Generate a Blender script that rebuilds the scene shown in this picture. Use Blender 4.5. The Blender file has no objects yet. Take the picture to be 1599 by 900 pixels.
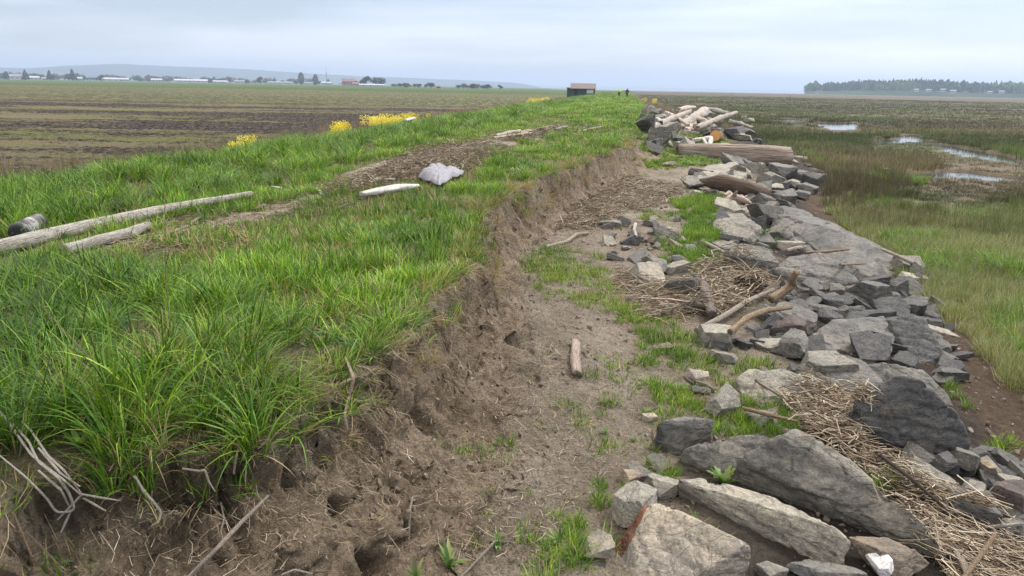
import bpy, bmesh, math, random
import numpy as np
from mathutils import Vector, Matrix, Euler
from mathutils.bvhtree import BVHTree

# ------------------------------------------------------------------ camera, light, exposure
W, H, F = 1599.0, 900.0, 1101.0          # the photograph's pixels, used to measure directions
HC = 2.85                                 # eye height above the marsh
PITCH, ROLL = math.radians(15.9), math.radians(1.04)
sc = bpy.context.scene
col = sc.collection
cam = bpy.data.objects.new('camera', bpy.data.cameras.new('camera'))
col.objects.link(cam); sc.camera = cam
cam.location = (0, 0, HC)
CM = Matrix.Rotation(math.pi/2 - PITCH, 3, 'X') @ Matrix.Rotation(ROLL, 3, 'Z')
cam.rotation_euler = CM.to_euler()
cam.data.sensor_width = 36; cam.data.lens = 36*F/W
cam.data.clip_start = 0.05; cam.data.clip_end = 40000

SUN_EL, SUN_AZ = 52.0, 62.0               # azimuth clockwise from +Y (camera heading)
world = bpy.data.worlds.new('World'); sc.world = world; world.use_nodes = True
def nd(t, typ, **kw):
    n = t.nodes.new(typ)
    for k, v in kw.items(): setattr(n, k, v)
    return n
def build_world():
    t = world.node_tree; t.nodes.clear(); L = t.links.new
    out = nd(t, 'ShaderNodeOutputWorld')
    sky = nd(t, 'ShaderNodeTexSky', sky_type='NISHITA', sun_disc=False)
    sky.sun_elevation = math.radians(SUN_EL); sky.sun_rotation = math.radians(SUN_AZ)
    b1 = nd(t, 'ShaderNodeBackground'); b1.inputs[1].default_value = 0.05
    L(sky.outputs[0], b1.inputs[0])
    tc = nd(t, 'ShaderNodeTexCoord'); sep = nd(t, 'ShaderNodeSeparateXYZ'); L(tc.outputs['Generated'], sep.inputs[0])
    ramp = nd(t, 'ShaderNodeValToRGB'); L(sep.outputs[2], ramp.inputs[0])
    e = ramp.color_ramp.elements
    e[0].position = 0.0; e[0].color = (0.155, 0.165, 0.23, 1)
    e[1].position = 1.0; e[1].color = (1.15, 1.05, .92, 1)
    for p, c in ((0.05, (0.150, 0.146, 0.200)), (0.12, (0.120, 0.108, 0.150)), (0.35, (.42, .405, .40))):
        x = e.new(p); x.color = (*c, 1)
    mp = nd(t, 'ShaderNodeMapping'); mp.inputs['Scale'].default_value = (1.0, 1.0, 10.0); L(tc.outputs['Generated'], mp.inputs[0])
    nz = nd(t, 'ShaderNodeTexNoise'); nz.inputs['Scale'].default_value = 2.0; nz.inputs['Detail'].default_value = 5; nz.inputs['Roughness'].default_value = .5
    L(mp.outputs[0], nz.inputs[0])
    r2 = nd(t, 'ShaderNodeValToRGB'); L(nz.outputs[0], r2.inputs[0])
    r2.color_ramp.elements[0].position = .40; r2.color_ramp.elements[0].color = (.52, .51, .56, 1)
    r2.color_ramp.elements[1].position = .60; r2.color_ramp.elements[1].color = (1.42, 1.38, 1.33, 1)
    mx = nd(t, 'ShaderNodeMix', data_type='RGBA', blend_type='MULTIPLY'); mx.inputs[0].default_value = 1
    L(ramp.outputs[0], mx.inputs[6]); L(r2.outputs[0], mx.inputs[7])
    b2 = nd(t, 'ShaderNodeBackground'); b2.inputs[1].default_value = 1.0; L(mx.outputs[2], b2.inputs[0])
    ad = nd(t, 'ShaderNodeAddShader'); L(b1.outputs[0], ad.inputs[0]); L(b2.outputs[0], ad.inputs[1]); L(ad.outputs[0], out.inputs[0])
build_world()
sun = bpy.data.objects.new('sun', bpy.data.lights.new('sun', 'SUN')); col.objects.link(sun)
sun.data.energy = 1.5; sun.data.angle = math.radians(10); sun.data.color = (1, .96, .9)
_e, _a = math.radians(SUN_EL), math.radians(SUN_AZ)
sun.rotation_euler = Vector((-math.sin(_a)*math.cos(_e), -math.cos(_a)*math.cos(_e), -math.sin(_e))).to_track_quat('-Z', 'Y').to_euler()
sc.view_settings.view_transform = 'Standard'; sc.view_settings.look = 'None'
sc.view_settings.gamma = 1.0; sc.view_settings.exposure = 1.15
sc.view_settings.use_curve_mapping = False
sc.render.engine = 'CYCLES'
sc.cycles.max_bounces = 6; sc.cycles.diffuse_bounces = 3; sc.cycles.transparent_max_bounces = 8
sc.cycles.volume_bounces = 0
sc.cycles.use_denoising = True
sc.cycles.denoising_prefilter = 'NONE'

RNG = np.random.default_rng(7)
rnd = random.Random(11)

# ------------------------------------------------------------------ numpy noise
def _hash(ix, iy, iz, seed):
    n = (ix.astype(np.int64)*374761393 + iy.astype(np.int64)*668265263 + iz.astype(np.int64)*2147483647 + seed*1274126177) & 0xffffffff
    n = ((n ^ (n >> 13))*1274126177) & 0xffffffff
    n = ((n ^ (n >> 16))*2246822519) & 0xffffffff
    return ((n ^ (n >> 15)) & 0xffffff).astype(np.float64)/16777215.0
def vnoise(x, y, z=None, seed=0):
    x = np.asarray(x, float); y = np.asarray(y, float)
    x0 = np.floor(x); y0 = np.floor(y); fx = x-x0; fy = y-y0
    fx = fx*fx*(3-2*fx); fy = fy*fy*(3-2*fy)
    def layer(iz):
        a = _hash(x0, y0, iz, seed); b = _hash(x0+1, y0, iz, seed); c = _hash(x0, y0+1, iz, seed); d = _hash(x0+1, y0+1, iz, seed)
        return (a+(b-a)*fx)+((c+(d-c)*fx)-(a+(b-a)*fx))*fy
    if z is None: return layer(np.zeros_like(x0))*2-1
    z = np.asarray(z, float); z0 = np.floor(z); fz = z-z0; fz = fz*fz*(3-2*fz)
    a = layer(z0); b = layer(z0+1)
    return (a+(b-a)*fz)*2-1
def fbm(x, y, z=None, seed=0, octaves=4, gain=.5):
    s = 0; a = 1; f = 1; tot = 0
    for o in range(octaves):
        s = s + a*vnoise(np.asarray(x)*f+o*17.3, np.asarray(y)*f-o*9.1, None if z is None else np.asarray(z)*f+o*5.7, seed+o)
        tot += a; a *= gain; f *= 2.03
    return s/tot
def sstep(a, b, x):
    u = np.clip((x-a)/(b-a), 0, 1); return u*u*(3-2*u)

# ------------------------------------------------------------------ measuring directions
CMn = np.array(CM)
def ray(px, py):
    d = CMn @ np.array([(px-W/2)/F, -(py-H/2)/F, -1.0]); return d/np.linalg.norm(d)
def at_z(px, py, z):
    d = ray(px, py); k = (z-HC)/d[2]; return np.array([d[0]*k, d[1]*k, z])
def project(P):
    P = np.atleast_2d(P); q = (P-np.array([0, 0, HC])) @ CMn
    return np.stack([W/2+F*q[:, 0]/-q[:, 2], H/2-F*q[:, 1]/-q[:, 2], -q[:, 2]], 1)
def in_poly(x, y, poly):
    x = np.asarray(x, float); y = np.asarray(y, float); r = np.zeros(x.shape, bool); n = len(poly)
    for i in range(n):
        x1, y1 = poly[i][0], poly[i][1]; x2, y2 = poly[(i+1) % n][0], poly[(i+1) % n][1]
        c = ((y1 > y) != (y2 > y)) & (x < (x2-x1)*(y-y1)/((y2-y1) if y2 != y1 else 1e-9)+x1)
        r ^= c
    return r
def seg_dist(x, y, pts):
    best = np.full(np.shape(x), 1e9); sgn = np.ones(np.shape(x))
    for (ax, ay), (bx, by) in zip(pts[:-1], pts[1:]):
        dx, dy = bx-ax, by-ay; L2 = dx*dx+dy*dy
        u = np.clip(((x-ax)*dx+(y-ay)*dy)/L2, 0, 1)
        d = np.hypot(x-ax-u*dx, y-ay-u*dy); side = (x-ax)*dy-(y-ay)*dx
        m = d < best-1e-9; best = np.where(m, d, best); sgn = np.where(m, np.sign(side), sgn)
    return best, sgn

# ------------------------------------------------------------------ the lie of the land
TOP = 1.30
HD = math.radians(8.8); cs, sn = math.cos(HD), math.sin(HD)
def st(x, y): return x*sn+y*cs, x*cs-y*sn
def xy(s, t): return s*sn+t*cs, s*cs-t*sn
edge_px = [(0, 762), (110, 738), (240, 716), (330, 698), (400, 672), (470, 634), (522, 600), (560, 566), (636, 512), (688, 460), (722, 415), (748, 386), (757, 350), (764, 322), (800, 302), (860, 270), (920, 246), (985, 224)]
EDGE = [(-14.0, -1.2), (-7.0, 1.3), (-3.2, 2.15)] + [tuple(at_z(a, b, TOP)[:2]) for a, b in edge_px]
for s_, t_ in ((26, .2), (34, -.2), (60, .3), (120, .2), (240, .0), (420, -2)): EDGE.append(xy(s_, t_))
MS = [-20, 4, 8, 13, 19, 28, 36, 60, 120, 500]; MT = [3.2, 3.3, 4.0, 4.5, 5.0, 7.0, 7.6, 6.5, 5, 5]
def tm_of(s): return np.interp(s, MS, MT)
PITS = [(838, 506, .045, .2), (796, 512, .075, .32), (812, 535, .07, .14), (527, 782, .045, .2), (500, 700, .06, .05), (640, 832, .06, .22), (575, 882, .08, .30), (610, 888, .07, .2), (1000, 640, .05, .03), (795, 480, .07, .16), (720, 600, .05, .12), (668, 655, .06, .12), (575, 705, .05, .10), (885, 330, .10, .16), (846, 362, .09, .18), (915, 295, .10, .15), (742, 552, .06, .14), (450, 735, .05, .10), (360, 790, .06, .12), (310, 690, .06, .06), (700, 640, .08, .05), (820, 350, .1, .2), (785, 470, .05, .15)]
pit_xy = None
pool_px = [[(1218, 184), (1262, 186), (1264, 190), (1220, 189)],
           [(1272, 190), (1300, 191), (1345, 191), (1346, 196), (1335, 203), (1300, 203), (1276, 197)],
           [(1368, 193), (1382, 194), (1388, 199), (1372, 199)],
           [(1392, 210), (1430, 208), (1450, 217), (1446, 225), (1400, 225), (1360, 222), (1350, 217), (1395, 216)],
           [(1450, 223), (1490, 226), (1520, 233), (1570, 240), (1599, 247), (1640, 262), (1680, 290), (1620, 271), (1560, 254), (1500, 244), (1455, 230)],
           [(1410, 268), (1470, 267), (1540, 270), (1600, 276), (1640, 288), (1540, 281), (1480, 279), (1420, 276)]]
POOLS = [[tuple(at_z(a, b, 0)[:2]) for a, b in p] for p in pool_px]
MND = at_z(845, 530, .62)
def land(x, y, fine=True):
    x = np.asarray(x, float); y = np.asarray(y, float)
    s, t = st(x, y); R = np.hypot(x, y)
    d, sg = seg_dist(x, y, EDGE); d = -d*np.where(sg > 0, -1, 1)      # positive on the marsh side
    if fine: dw = d + .16*fbm(x*2.0, y*2.0, seed=3)*sstep(60, 10, R) + (.085*fbm(x*8, y*8, seed=5, octaves=2)+.05*fbm(x*22, y*22, seed=6, octaves=3, gain=.6))*sstep(40, 15, R)
    else: dw = d
    tm = tm_of(s); u = t-tm
    low = np.interp(u, [-6, -4, -2.6, -1.5, -.2, .3, 3], [.52, .46, .38, .22, .05, .0, .0])
    low = np.where(s > 24, np.interp(u, [-7.5, -4.5, -3, -1, .3, 3], [1.1, .75, .55, .25, .0, 0])*np.clip((s-24)/8, 0, 1)+low*(1-np.clip((s-24)/8, 0, 1)), low)
    run = np.interp(s, [0, 3.2, 5, 7, 10, 20, 24, 32, 500], [1.1, 1.0, .78, .62, .45, .45, 1.4, 3, 3.6])
    v = np.clip(dw/run, 0, 1)
    prof = np.interp(v, [0, .06, .2, .45, .75, 1], [0, .25, .52, .77, .93, 1.0])
    prof2 = sstep(0, 1, v); k = np.clip((s-22)/8, 0, 1); prof = prof*(1-k)+prof2*k
    top = TOP + .05*fbm(x*.6, y*.6, seed=9) - .05*sstep(-.5, .0, d)
    top = top*(1-sstep(260, 330, s)) + .02*sstep(260, 330, s)
    left = sstep(-8.2, -12.5, t+.4*fbm(x*.3, y*.3, seed=12))
    top = top*(1-left)
    z = np.where(dw > 0, top+(low-top)*prof, top)
    z = z+(d > .2)*(.24*np.exp(-((x-MND[0])**2+((y-MND[1])*.8)**2)/.14)+.10*np.exp(-((x-MND[0]-.25)**2+(y-MND[1]+.5)**2)/.12))
    marsh = sstep(-.3, .6, u)*(d > 0); fieldm = sstep(-11.5, -13, t)
    z = z*(1-marsh)
    far = sstep(1500, 2100, R)*sstep(-250, 120, t)                     # the marsh gives way to the bay
    z = z-2.5*far
    if fine:
        mud = sstep(-.05, .1, dw)*(1-marsh)*sstep(60, 20, R)
        face = mud*sstep(1.25, .9, v)*(v < 1)
        z = z + mud*(.035*fbm(x*3, y*3, seed=21)+.026*fbm(x*10, y*10, seed=22, octaves=4, gain=.66)+.010*fbm(x*34, y*34, seed=28, octaves=2))
        z = z + face*(.05*fbm(x*5, y*5, z*4, seed=31)+.035*fbm(x*14, y*14, z*9, seed=32, octaves=3, gain=.6))
        z = z + sstep(.1, -.1, dw)*(1-left)*.03*fbm(x*4, y*4, seed=23)
        z = z + marsh*(1-far)*(.03*fbm(x*.8, y*.8, seed=24)+.025*fbm(x*4, y*4, seed=25)*sstep(80, 20, R))
        z = z + fieldm*sstep(900, 200, R)*(.12*fbm(x*2.0, y*2.0, seed=26, octaves=4, gain=.7)+.05*np.abs(fbm(x*.9, y*3, seed=27)))
    jx = x+.7*fbm(x*.35, y*.35, seed=41); jy = y+.9*fbm(x*.35+7, y*.35, seed=42)
    for p in POOLS:
        a = np.array(p); x0, y0, x1, y1 = a[:, 0].min()-2, a[:, 1].min()-2, a[:, 0].max()+2, a[:, 1].max()+2
        m = (x > x0) & (x < x1) & (y > y0) & (y < y1)
        if m.any(): z = np.where(m & in_poly(jx, jy, p), -.22, z)
    return z
def G(px, py, dz=0.0):
    """where the sight line through a measured direction meets the land (raised by dz)"""
    d = ray(px, py); k = np.concatenate([np.geomspace(1.2, 60, 900), np.geomspace(61, 12000, 600)])
    P = np.array([0, 0, HC])+k[:, None]*d; g = P[:, 2]-(land(P[:, 0], P[:, 1], False)+dz)
    i = int(np.argmax(g < 0))
    if g[i] >= 0: return P[-1]
    if i == 0: return P[0]
    f = g[i-1]/(g[i-1]-g[i]); return P[i-1]+(P[i]-P[i-1])*f
pit_xy = []
for (a, b, rr, dep) in PITS:
    g = G(a, b); pit_xy.append((g[0], g[1], rr, dep))

# ------------------------------------------------------------------ materials
def attr(t, name, typ='GEOMETRY'):
    n = nd(t, 'ShaderNodeAttribute', attribute_name=name); n.attribute_type = typ; return n
def new_mat(name):
    m = bpy.data.materials.new(name); m.use_nodes = True; t = m.node_tree; t.nodes.clear()
    out = nd(t, 'ShaderNodeOutputMaterial'); p = nd(t, 'ShaderNodeBsdfPrincipled')
    t.links.new(p.outputs[0], out.inputs[0]); return m, t, p, out
def noise(t, vec, scale, detail=6, rough=.6, dist=0):
    n = nd(t, 'ShaderNodeTexNoise'); n.inputs['Scale'].default_value = scale; n.inputs['Detail'].default_value = detail
    n.inputs['Roughness'].default_value = rough; n.inputs['Distortion'].default_value = dist
    if vec is not None: t.links.new(vec, n.inputs['Vector'])
    return n.outputs[0]
def ramp(t, fac, stops, interp='LINEAR'):
    r = nd(t, 'ShaderNodeValToRGB'); t.links.new(fac, r.inputs[0]); e = r.color_ramp.elements; r.color_ramp.interpolation = interp
    while len(e) < len(stops): e.new(.5)
    for q, (p, c) in zip(e, stops):
        q.position = p; q.color = (*c, 1) if len(c) == 3 else c
    return r.outputs[0]
def mix(t, fac, a, b, mode='MIX'):
    m = nd(t, 'ShaderNodeMix', data_type='RGBA', blend_type=mode)
    for i, v in ((0, fac), (6, a), (7, b)):
        if isinstance(v, (int, float)): m.inputs[i].default_value = v
        elif isinstance(v, tuple): m.inputs[i].default_value = (*v, 1)
        else: t.links.new(v, m.inputs[i])
    return m.outputs[2]
def math_(t, op, a, b=None):
    m = nd(t, 'ShaderNodeMath', operation=op)
    for i, v in ((0, a), (1, b)):
        if v is None: continue
        if isinstance(v, (int, float)): m.inputs[i].default_value = v
        else: t.links.new(v, m.inputs[i])
    return m.outputs[0]
def bump(t, p, h, strength, dist):
    b = nd(t, 'ShaderNodeBump'); b.inputs['Strength'].default_value = strength; b.inputs['Distance'].default_value = dist
    t.links.new(h, b.inputs['Height']); t.links.new(b.outputs[0], p.inputs['Normal']); return b
def mapped(t, vec, scale, rot=(0, 0, 0)):
    m = nd(t, 'ShaderNodeMapping'); m.inputs['Scale'].default_value = scale; m.inputs['Rotation'].default_value = rot
    t.links.new(vec, m.inputs[0]); return m.outputs[0]
def set_p(p, rough=.8, spec=.3, metal=0):
    p.inputs['Roughness'].default_value = rough; p.inputs['Specular IOR Level'].default_value = spec; p.inputs['Metallic'].default_value = metal
def plain(name, c, rough=.7, var=.25, scale=6, spec=.3, bumpd=0.0):
    m, t, p, o = new_mat(name); set_p(p, rough, spec); tc = nd(t, 'ShaderNodeTexCoord')
    n = noise(t, tc.outputs['Object'], scale, 5)
    lo = tuple(x*(1-var) for x in c); hi = tuple(min(1, x*(1+var)) for x in c)
    t.links.new(ramp(t, n, [(.3, lo), (.7, hi)]), p.inputs['Base Color'])
    if bumpd: bump(t, p, n, .5, bumpd)
    return m

def mat_dike():
    m, t, p, o = new_mat('mud_and_turf'); set_p(p, .82, .25); L = t.links.new
    pos = nd(t, 'ShaderNodeNewGeometry').outputs['Position']
    a = noise(t, pos, 1.6, 5); b = noise(t, pos, 14, 8, .7); c = noise(t, pos, 60, 6, .7)
    base = ramp(t, a, [(.3, (.19, .158, .120)), (.5, (.262, .226, .178)), (.7, (.34, .302, .246))])
    base = mix(t, .8, base, ramp(t, b, [(.3, (.55, .52, .48)), (.5, (1, 1, 1)), (.7, (1.35, 1.3, 1.2))]), 'MULTIPLY')
    base = mix(t, .75, base, ramp(t, c, [(.34, (.5, .46, .42)), (.5, (1, 1, 1)), (.66, (1.42, 1.38, 1.3))]), 'MULTIPLY')
    fib = noise(t, mapped(t, pos, (9, 9, 55)), 2.2, 7, .75, 1.4)
    base = mix(t, .6, base, ramp(t, fib, [(.3, (.72, .68, .62)), (.55, (1, 1, 1)), (.68, (1.4, 1.3, 1.12))]), 'MULTIPLY')
    face = attr(t, 'face').outputs['Fac']
    base = mix(t, face, base, mix(t, 1, base, (1.0, .93, .84), 'MULTIPLY'))
    crumb = ramp(t, noise(t, pos, 32, 4, .65), [(.585, (0,)*3), (.63, (.6,)*3)])
    base = mix(t, crumb, base, (.075, .058, .042))
    litter = ramp(t, noise(t, mapped(t, pos, (30, 90, 60), (0, 0, .6)), 2, 5, .7, 1), [(.4, (.06, .055, .028)), (.6, (.19, .155, .095))])
    base = mix(t, attr(t, 'turf').outputs['Fac'], base, litter)
    base = mix(t, attr(t, 'rip').outputs['Fac'], base, ramp(t, b, [(.3, (.02, .016, .012)), (.7, (.06, .048, .036))]))  # dark wet soil, coloured darker still to put shade into the rock gaps
    base = mix(t, attr(t, 'wet').outputs['Fac'], base, ramp(t, b, [(.25, (.045, .03, .018)), (.5, (.09, .058, .034)), (.75, (.15, .105, .07))]))
    base = mix(t, attr(t, 'wrk').outputs['Fac'], base, ramp(t, noise(t, mapped(t, pos, (25, 60, 30), (0, 0, .3)), 3, 6, .7, 2), [(.3, (.19, .155, .115)), (.6, (.42, .36, .28))]))
    L(base, p.inputs['Base Color'])
    h = math_(t, 'ADD', math_(t, 'ADD', b, math_(t, 'MULTIPLY', noise(t, pos, 5, 5, .6), 1.6)), math_(t, 'ADD', math_(t, 'MULTIPLY', c, .4), math_(t, 'MULTIPLY', fib, .45)))
    bump(t, p, h, 1.0, .085)
    return m
def mat_marsh():
    m, t, p, o = new_mat('marsh_ground'); set_p(p, .75, .3); L = t.links.new
    pos = nd(t, 'ShaderNodeNewGeometry').outputs['Position']
    a = noise(t, mapped(t, pos, (.004, .03, 1), (0, 0, -.12)), 1, 6, .6); b = noise(t, pos, 7, 8, .7); c = noise(t, pos, .25, 6, .65)
    far = ramp(t, a, [(.32, (.034, .036, .018)), (.45, (.055, .05, .026)), (.52, (.105, .08, .052)), (.6, (.045, .042, .02)), (.72, (.075, .058, .034))])
    far = mix(t, .6, far, ramp(t, c, [(.3, (.7, .75, .65)), (.7, (1.35, 1.25, 1.2))]), 'MULTIPLY')
    mud = ramp(t, b, [(.25, (.045, .03, .018)), (.5, (.09, .058, .034)), (.75, (.15, .105, .07))])
    base = mix(t, attr(t, 'nearmud').outputs['Fac'], far, mud)
    L(base, p.inputs['Base Color'])
    r = attr(t, 'nearmud').outputs['Fac']; L(ramp(t, b, [(.35, (.5,)*3), (.5, (.9,)*3)]), p.inputs['Roughness'])
    bump(t, p, b, .7, .03)
    return m
def mat_field():
    m, t, p, o = new_mat('ploughed_soil'); set_p(p, .95, .15); L = t.links.new
    pos = nd(t, 'ShaderNodeNewGeometry').outputs['Position']
    rot = (0, 0, .10)
    bands = noise(t, mapped(t, pos, (.010, .055, 1), rot), 1, 5, .62, .8)
    patch = noise(t, mapped(t, pos, (.10, .42, 1), rot), 1, 8, .75)
    clod = noise(t, pos, 3.5, 6, .75); fine = noise(t, pos, 14, 5, .7)
    soil = ramp(t, clod, [(.40, (.010, .008, .007)), (.5, (.045, .035, .029)), (.61, (.19, .155, .125))])
    weed = mix(t, ramp(t, noise(t, mapped(t, pos, (.03, .12, 1), rot), 1, 5), [(.42, (0,)*3), (.56, (1,)*3)]), ramp(t, fine, [(.35, (.06, .075, .02)), (.65, (.29, .30, .11))]), ramp(t, fine, [(.3, (.15, .12, .07)), (.7, (.30, .25, .16))]))
    k = math_(t, 'ADD', math_(t, 'MULTIPLY', bands, .45), math_(t, 'MULTIPLY', patch, .40))
    k = math_(t, 'ADD', k, math_(t, 'MULTIPLY', clod, .15))
    kk = ramp(t, k, [(.505, (0,)*3), (.55, (.9,)*3)])
    base = mix(t, kk, soil, weed)
    # pale stubble strip, then green strip far out
    sep = nd(t, 'ShaderNodeSeparateXYZ'); L(mapped(t, pos, (1, 1, 1), (0, 0, .05)), sep.inputs[0])
    d = math_(t, 'ADD', sep.outputs[1], math_(t, 'MULTIPLY', math_(t, 'SUBTRACT', noise(t, mapped(t, pos, (.01, .01, 1)), 1, 4), .5), 50))
    dd = math_(t, 'DIVIDE', d, 1000)
    stub = ramp(t, noise(t, mapped(t, pos, (.9, .35, 1)), 1, 7, .8), [(.4, (.045, .036, .025)), (.5, (.11, .12, .05)), (.6, (.26, .27, .14))])
    f1 = ramp(t, dd, [(.09, (0,)*3), (.11, (1,)*3), (.30, (1,)*3), (.33, (0,)*3)])
    base = mix(t, math_(t, 'MULTIPLY', f1, math_(t, 'ADD', .35, math_(t, 'MULTIPLY', patch, .9))), base, stub)
    f2 = ramp(t, dd, [(.30, (0,)*3), (.33, (1,)*3)])
    base = mix(t, f2, base, ramp(t, bands, [(.35, (.04, .075, .018)), (.6, (.085, .12, .035)), (.7, (.14, .13, .06))]))
    L(base, p.inputs['Base Color']); bump(t, p, math_(t, 'ADD', clod, math_(t, 'MULTIPLY', fine, .4)), 1.0, .3)
    return m
def mat_blade(name, trans=.22):
    m, t, p, o = new_mat(name); set_p(p, .5, .35); L = t.links.new
    c = mix(t, 1, attr(t, 'col').outputs['Color'], attr(t, 'tint', 'INSTANCER').outputs['Color'], 'MULTIPLY')
    L(c, p.inputs['Base Color']); tr = nd(t, 'ShaderNodeBsdfTranslucent')
    L(mix(t, 1, c, (1.3, 1.25, .6), 'MULTIPLY'), tr.inputs[0])
    ms = nd(t, 'ShaderNodeMixShader'); ms.inputs[0].default_value = trans
    L(p.outputs[0], ms.inputs[1]); L(tr.outputs[0], ms.inputs[2]); L(ms.outputs[0], o.inputs[0]); return m
def mat_col(name, rough=.7, spec=.25, trans=0):
    m, t, p, o = new_mat(name); set_p(p, rough, spec); L = t.links.new
    c = attr(t, 'col').outputs['Color']; L(c, p.inputs['Base Color'])
    if trans:
        tr = nd(t, 'ShaderNodeBsdfTranslucent'); L(c, tr.inputs[0]); ms = nd(t, 'ShaderNodeMixShader'); ms.inputs[0].default_value = trans
        L(p.outputs[0], ms.inputs[1]); L(tr.outputs[0], ms.inputs[2]); L(ms.outputs[0], o.inputs[0])
    return m
def mat_rock(name='weathered_rock', stain=None):
    m, t, p, o = new_mat(name); set_p(p, .72, .3); L = t.links.new
    oc = nd(t, 'ShaderNodeTexCoord').outputs['Object']; oi = nd(t, 'ShaderNodeObjectInfo')
    add = nd(t, 'ShaderNodeVectorMath', operation='ADD'); L(oc, add.inputs[0])
    sc_ = nd(t, 'ShaderNodeVectorMath', operation='SCALE'); L(oi.outputs['Location'], sc_.inputs[0]); sc_.inputs['Scale'].default_value = 3.7
    L(sc_.outputs[0], add.inputs[1]); v = add.outputs[0]
    a = noise(t, v, 2.2, 6, .6, .5); b = noise(t, v, 16, 8, .72); c = noise(t, v, 70, 5, .7); strat = noise(t, mapped(t, v, (3, 3, 26), (.35, .2, 0)), 1.2, 7, .65, .6)
    base = mix(t, 1, oi.outputs['Color'], ramp(t, a, [(.28, (.62, .64, .68)), (.5, (1, 1, 1)), (.72, (1.35, 1.3, 1.2))]), 'MULTIPLY')
    base = mix(t, .8, base, ramp(t, b, [(.3, (.5, .5, .5)), (.5, (1, 1, 1)), (.68, (1.5, 1.47, 1.42))]), 'MULTIPLY')
    base = mix(t, .45, base, ramp(t, strat, [(.3, (.62, .62, .62)), (.55, (1.05, 1.05, 1.05)), (.7, (1.4, 1.38, 1.33))]), 'MULTIPLY')
    ochre = ramp(t, noise(t, v, 3.1, 5, .65, 1), [(.58, (0,)*3), (.72, (.55,)*3)])
    base = mix(t, ochre, base, mix(t, 1, base, (1.25, 1.0, .68), 'MULTIPLY'))
    base = mix(t, .7, base, ramp(t, c, [(.32, (.55, .55, .55)), (.5, (1, 1, 1)), (.68, (1.45, 1.43, 1.4))]), 'MULTIPLY')
    speck = ramp(t, noise(t, v, 120, 3, .6), [(.60, (0,)*3), (.68, (.6,)*3)])
    base = mix(t, speck, base, mix(t, 1, base, (1.9, 1.9, 1.85), 'MULTIPLY'))
    if stain: base = mix(t, 1, base, stain, 'MULTIPLY')
    L(base, p.inputs['Base Color'])
    vor = nd(t, 'ShaderNodeTexVoronoi', feature='DISTANCE_TO_EDGE'); vor.inputs['Scale'].default_value = 2.4
    wv = nd(t, 'ShaderNodeVectorMath', operation='ADD'); L(v, wv.inputs[0])
    nz = nd(t, 'ShaderNodeTexNoise'); nz.inputs['Scale'].default_value = 3; L(v, nz.inputs['Vector']); L(nz.outputs['Color'], wv.inputs[1]); L(wv.outputs[0], vor.inputs['Vector'])
    crack = ramp(t, vor.outputs['Distance'], [(0, (0,)*3), (.018, (1,)*3)])
    h = math_(t, 'ADD', math_(t, 'MULTIPLY', b, .9), math_(t, 'ADD', math_(t, 'MULTIPLY', c, .25), math_(t, 'ADD', math_(t, 'MULTIPLY', strat, .8), math_(t, 'MULTIPLY', crack, .25))))
    bump(t, p, h, 1.0, .018); return m
def mat_wood():
    m, t, p, o = new_mat('driftwood'); set_p(p, .75, .25); L = t.links.new
    g = attr(t, 'gr').outputs['Vector']; oi = nd(t, 'ShaderNodeObjectInfo')
    a = noise(t, mapped(t, g, (3.2, 3.2, .5)), 1.6, 8, .7, .3); b = noise(t, mapped(t, g, (1, 1, 1)), .8, 5, .6); c = noise(t, mapped(t, g, (9, 9, 2)), 2, 5, .7)
    base = mix(t, 1, oi.outputs['Color'], ramp(t, a, [(.36, (.22, .19, .17)), (.47, (.9, .9, .9)), (.62, (1.3, 1.28, 1.25))]), 'MULTIPLY')
    base = mix(t, .8, base, ramp(t, b, [(.3, (.7, .62, .55)), (.6, (1.1, 1.1, 1.1))]), 'MULTIPLY')
    L(base, p.inputs['Base Color'])
    bump(t, p, math_(t, 'ADD', a, math_(t, 'MULTIPLY', c, .3)), 1.0, .05); return m
def mat_water():
    m, t, p, o = new_mat('water'); set_p(p, .06, .5); L = t.links.new
    p.inputs['Base Color'].default_value = (.05, .052, .05, 1); p.inputs['IOR'].default_value = 1.33
    pos = nd(t, 'ShaderNodeNewGeometry').outputs['Position']
    bump(t, p, noise(t, mapped(t, pos, (2, 6, 1)), 1.2, 4, .6), .10, .02); return m

M_DIKE, M_MARSH, M_FIELD = mat_dike(), mat_marsh(), mat_field()
M_BLADE = mat_blade('grass_blade'); M_DRY = mat_col('dry_reed', .65, .25, .12); M_LEAF = mat_col('leaf', .45, .4, .3)
M_IRON = mat_rock('iron_stained_rock', (.5, .27, .2))
M_ROCK, M_WOOD, M_WATER = mat_rock(), mat_wood(), mat_water()

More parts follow.
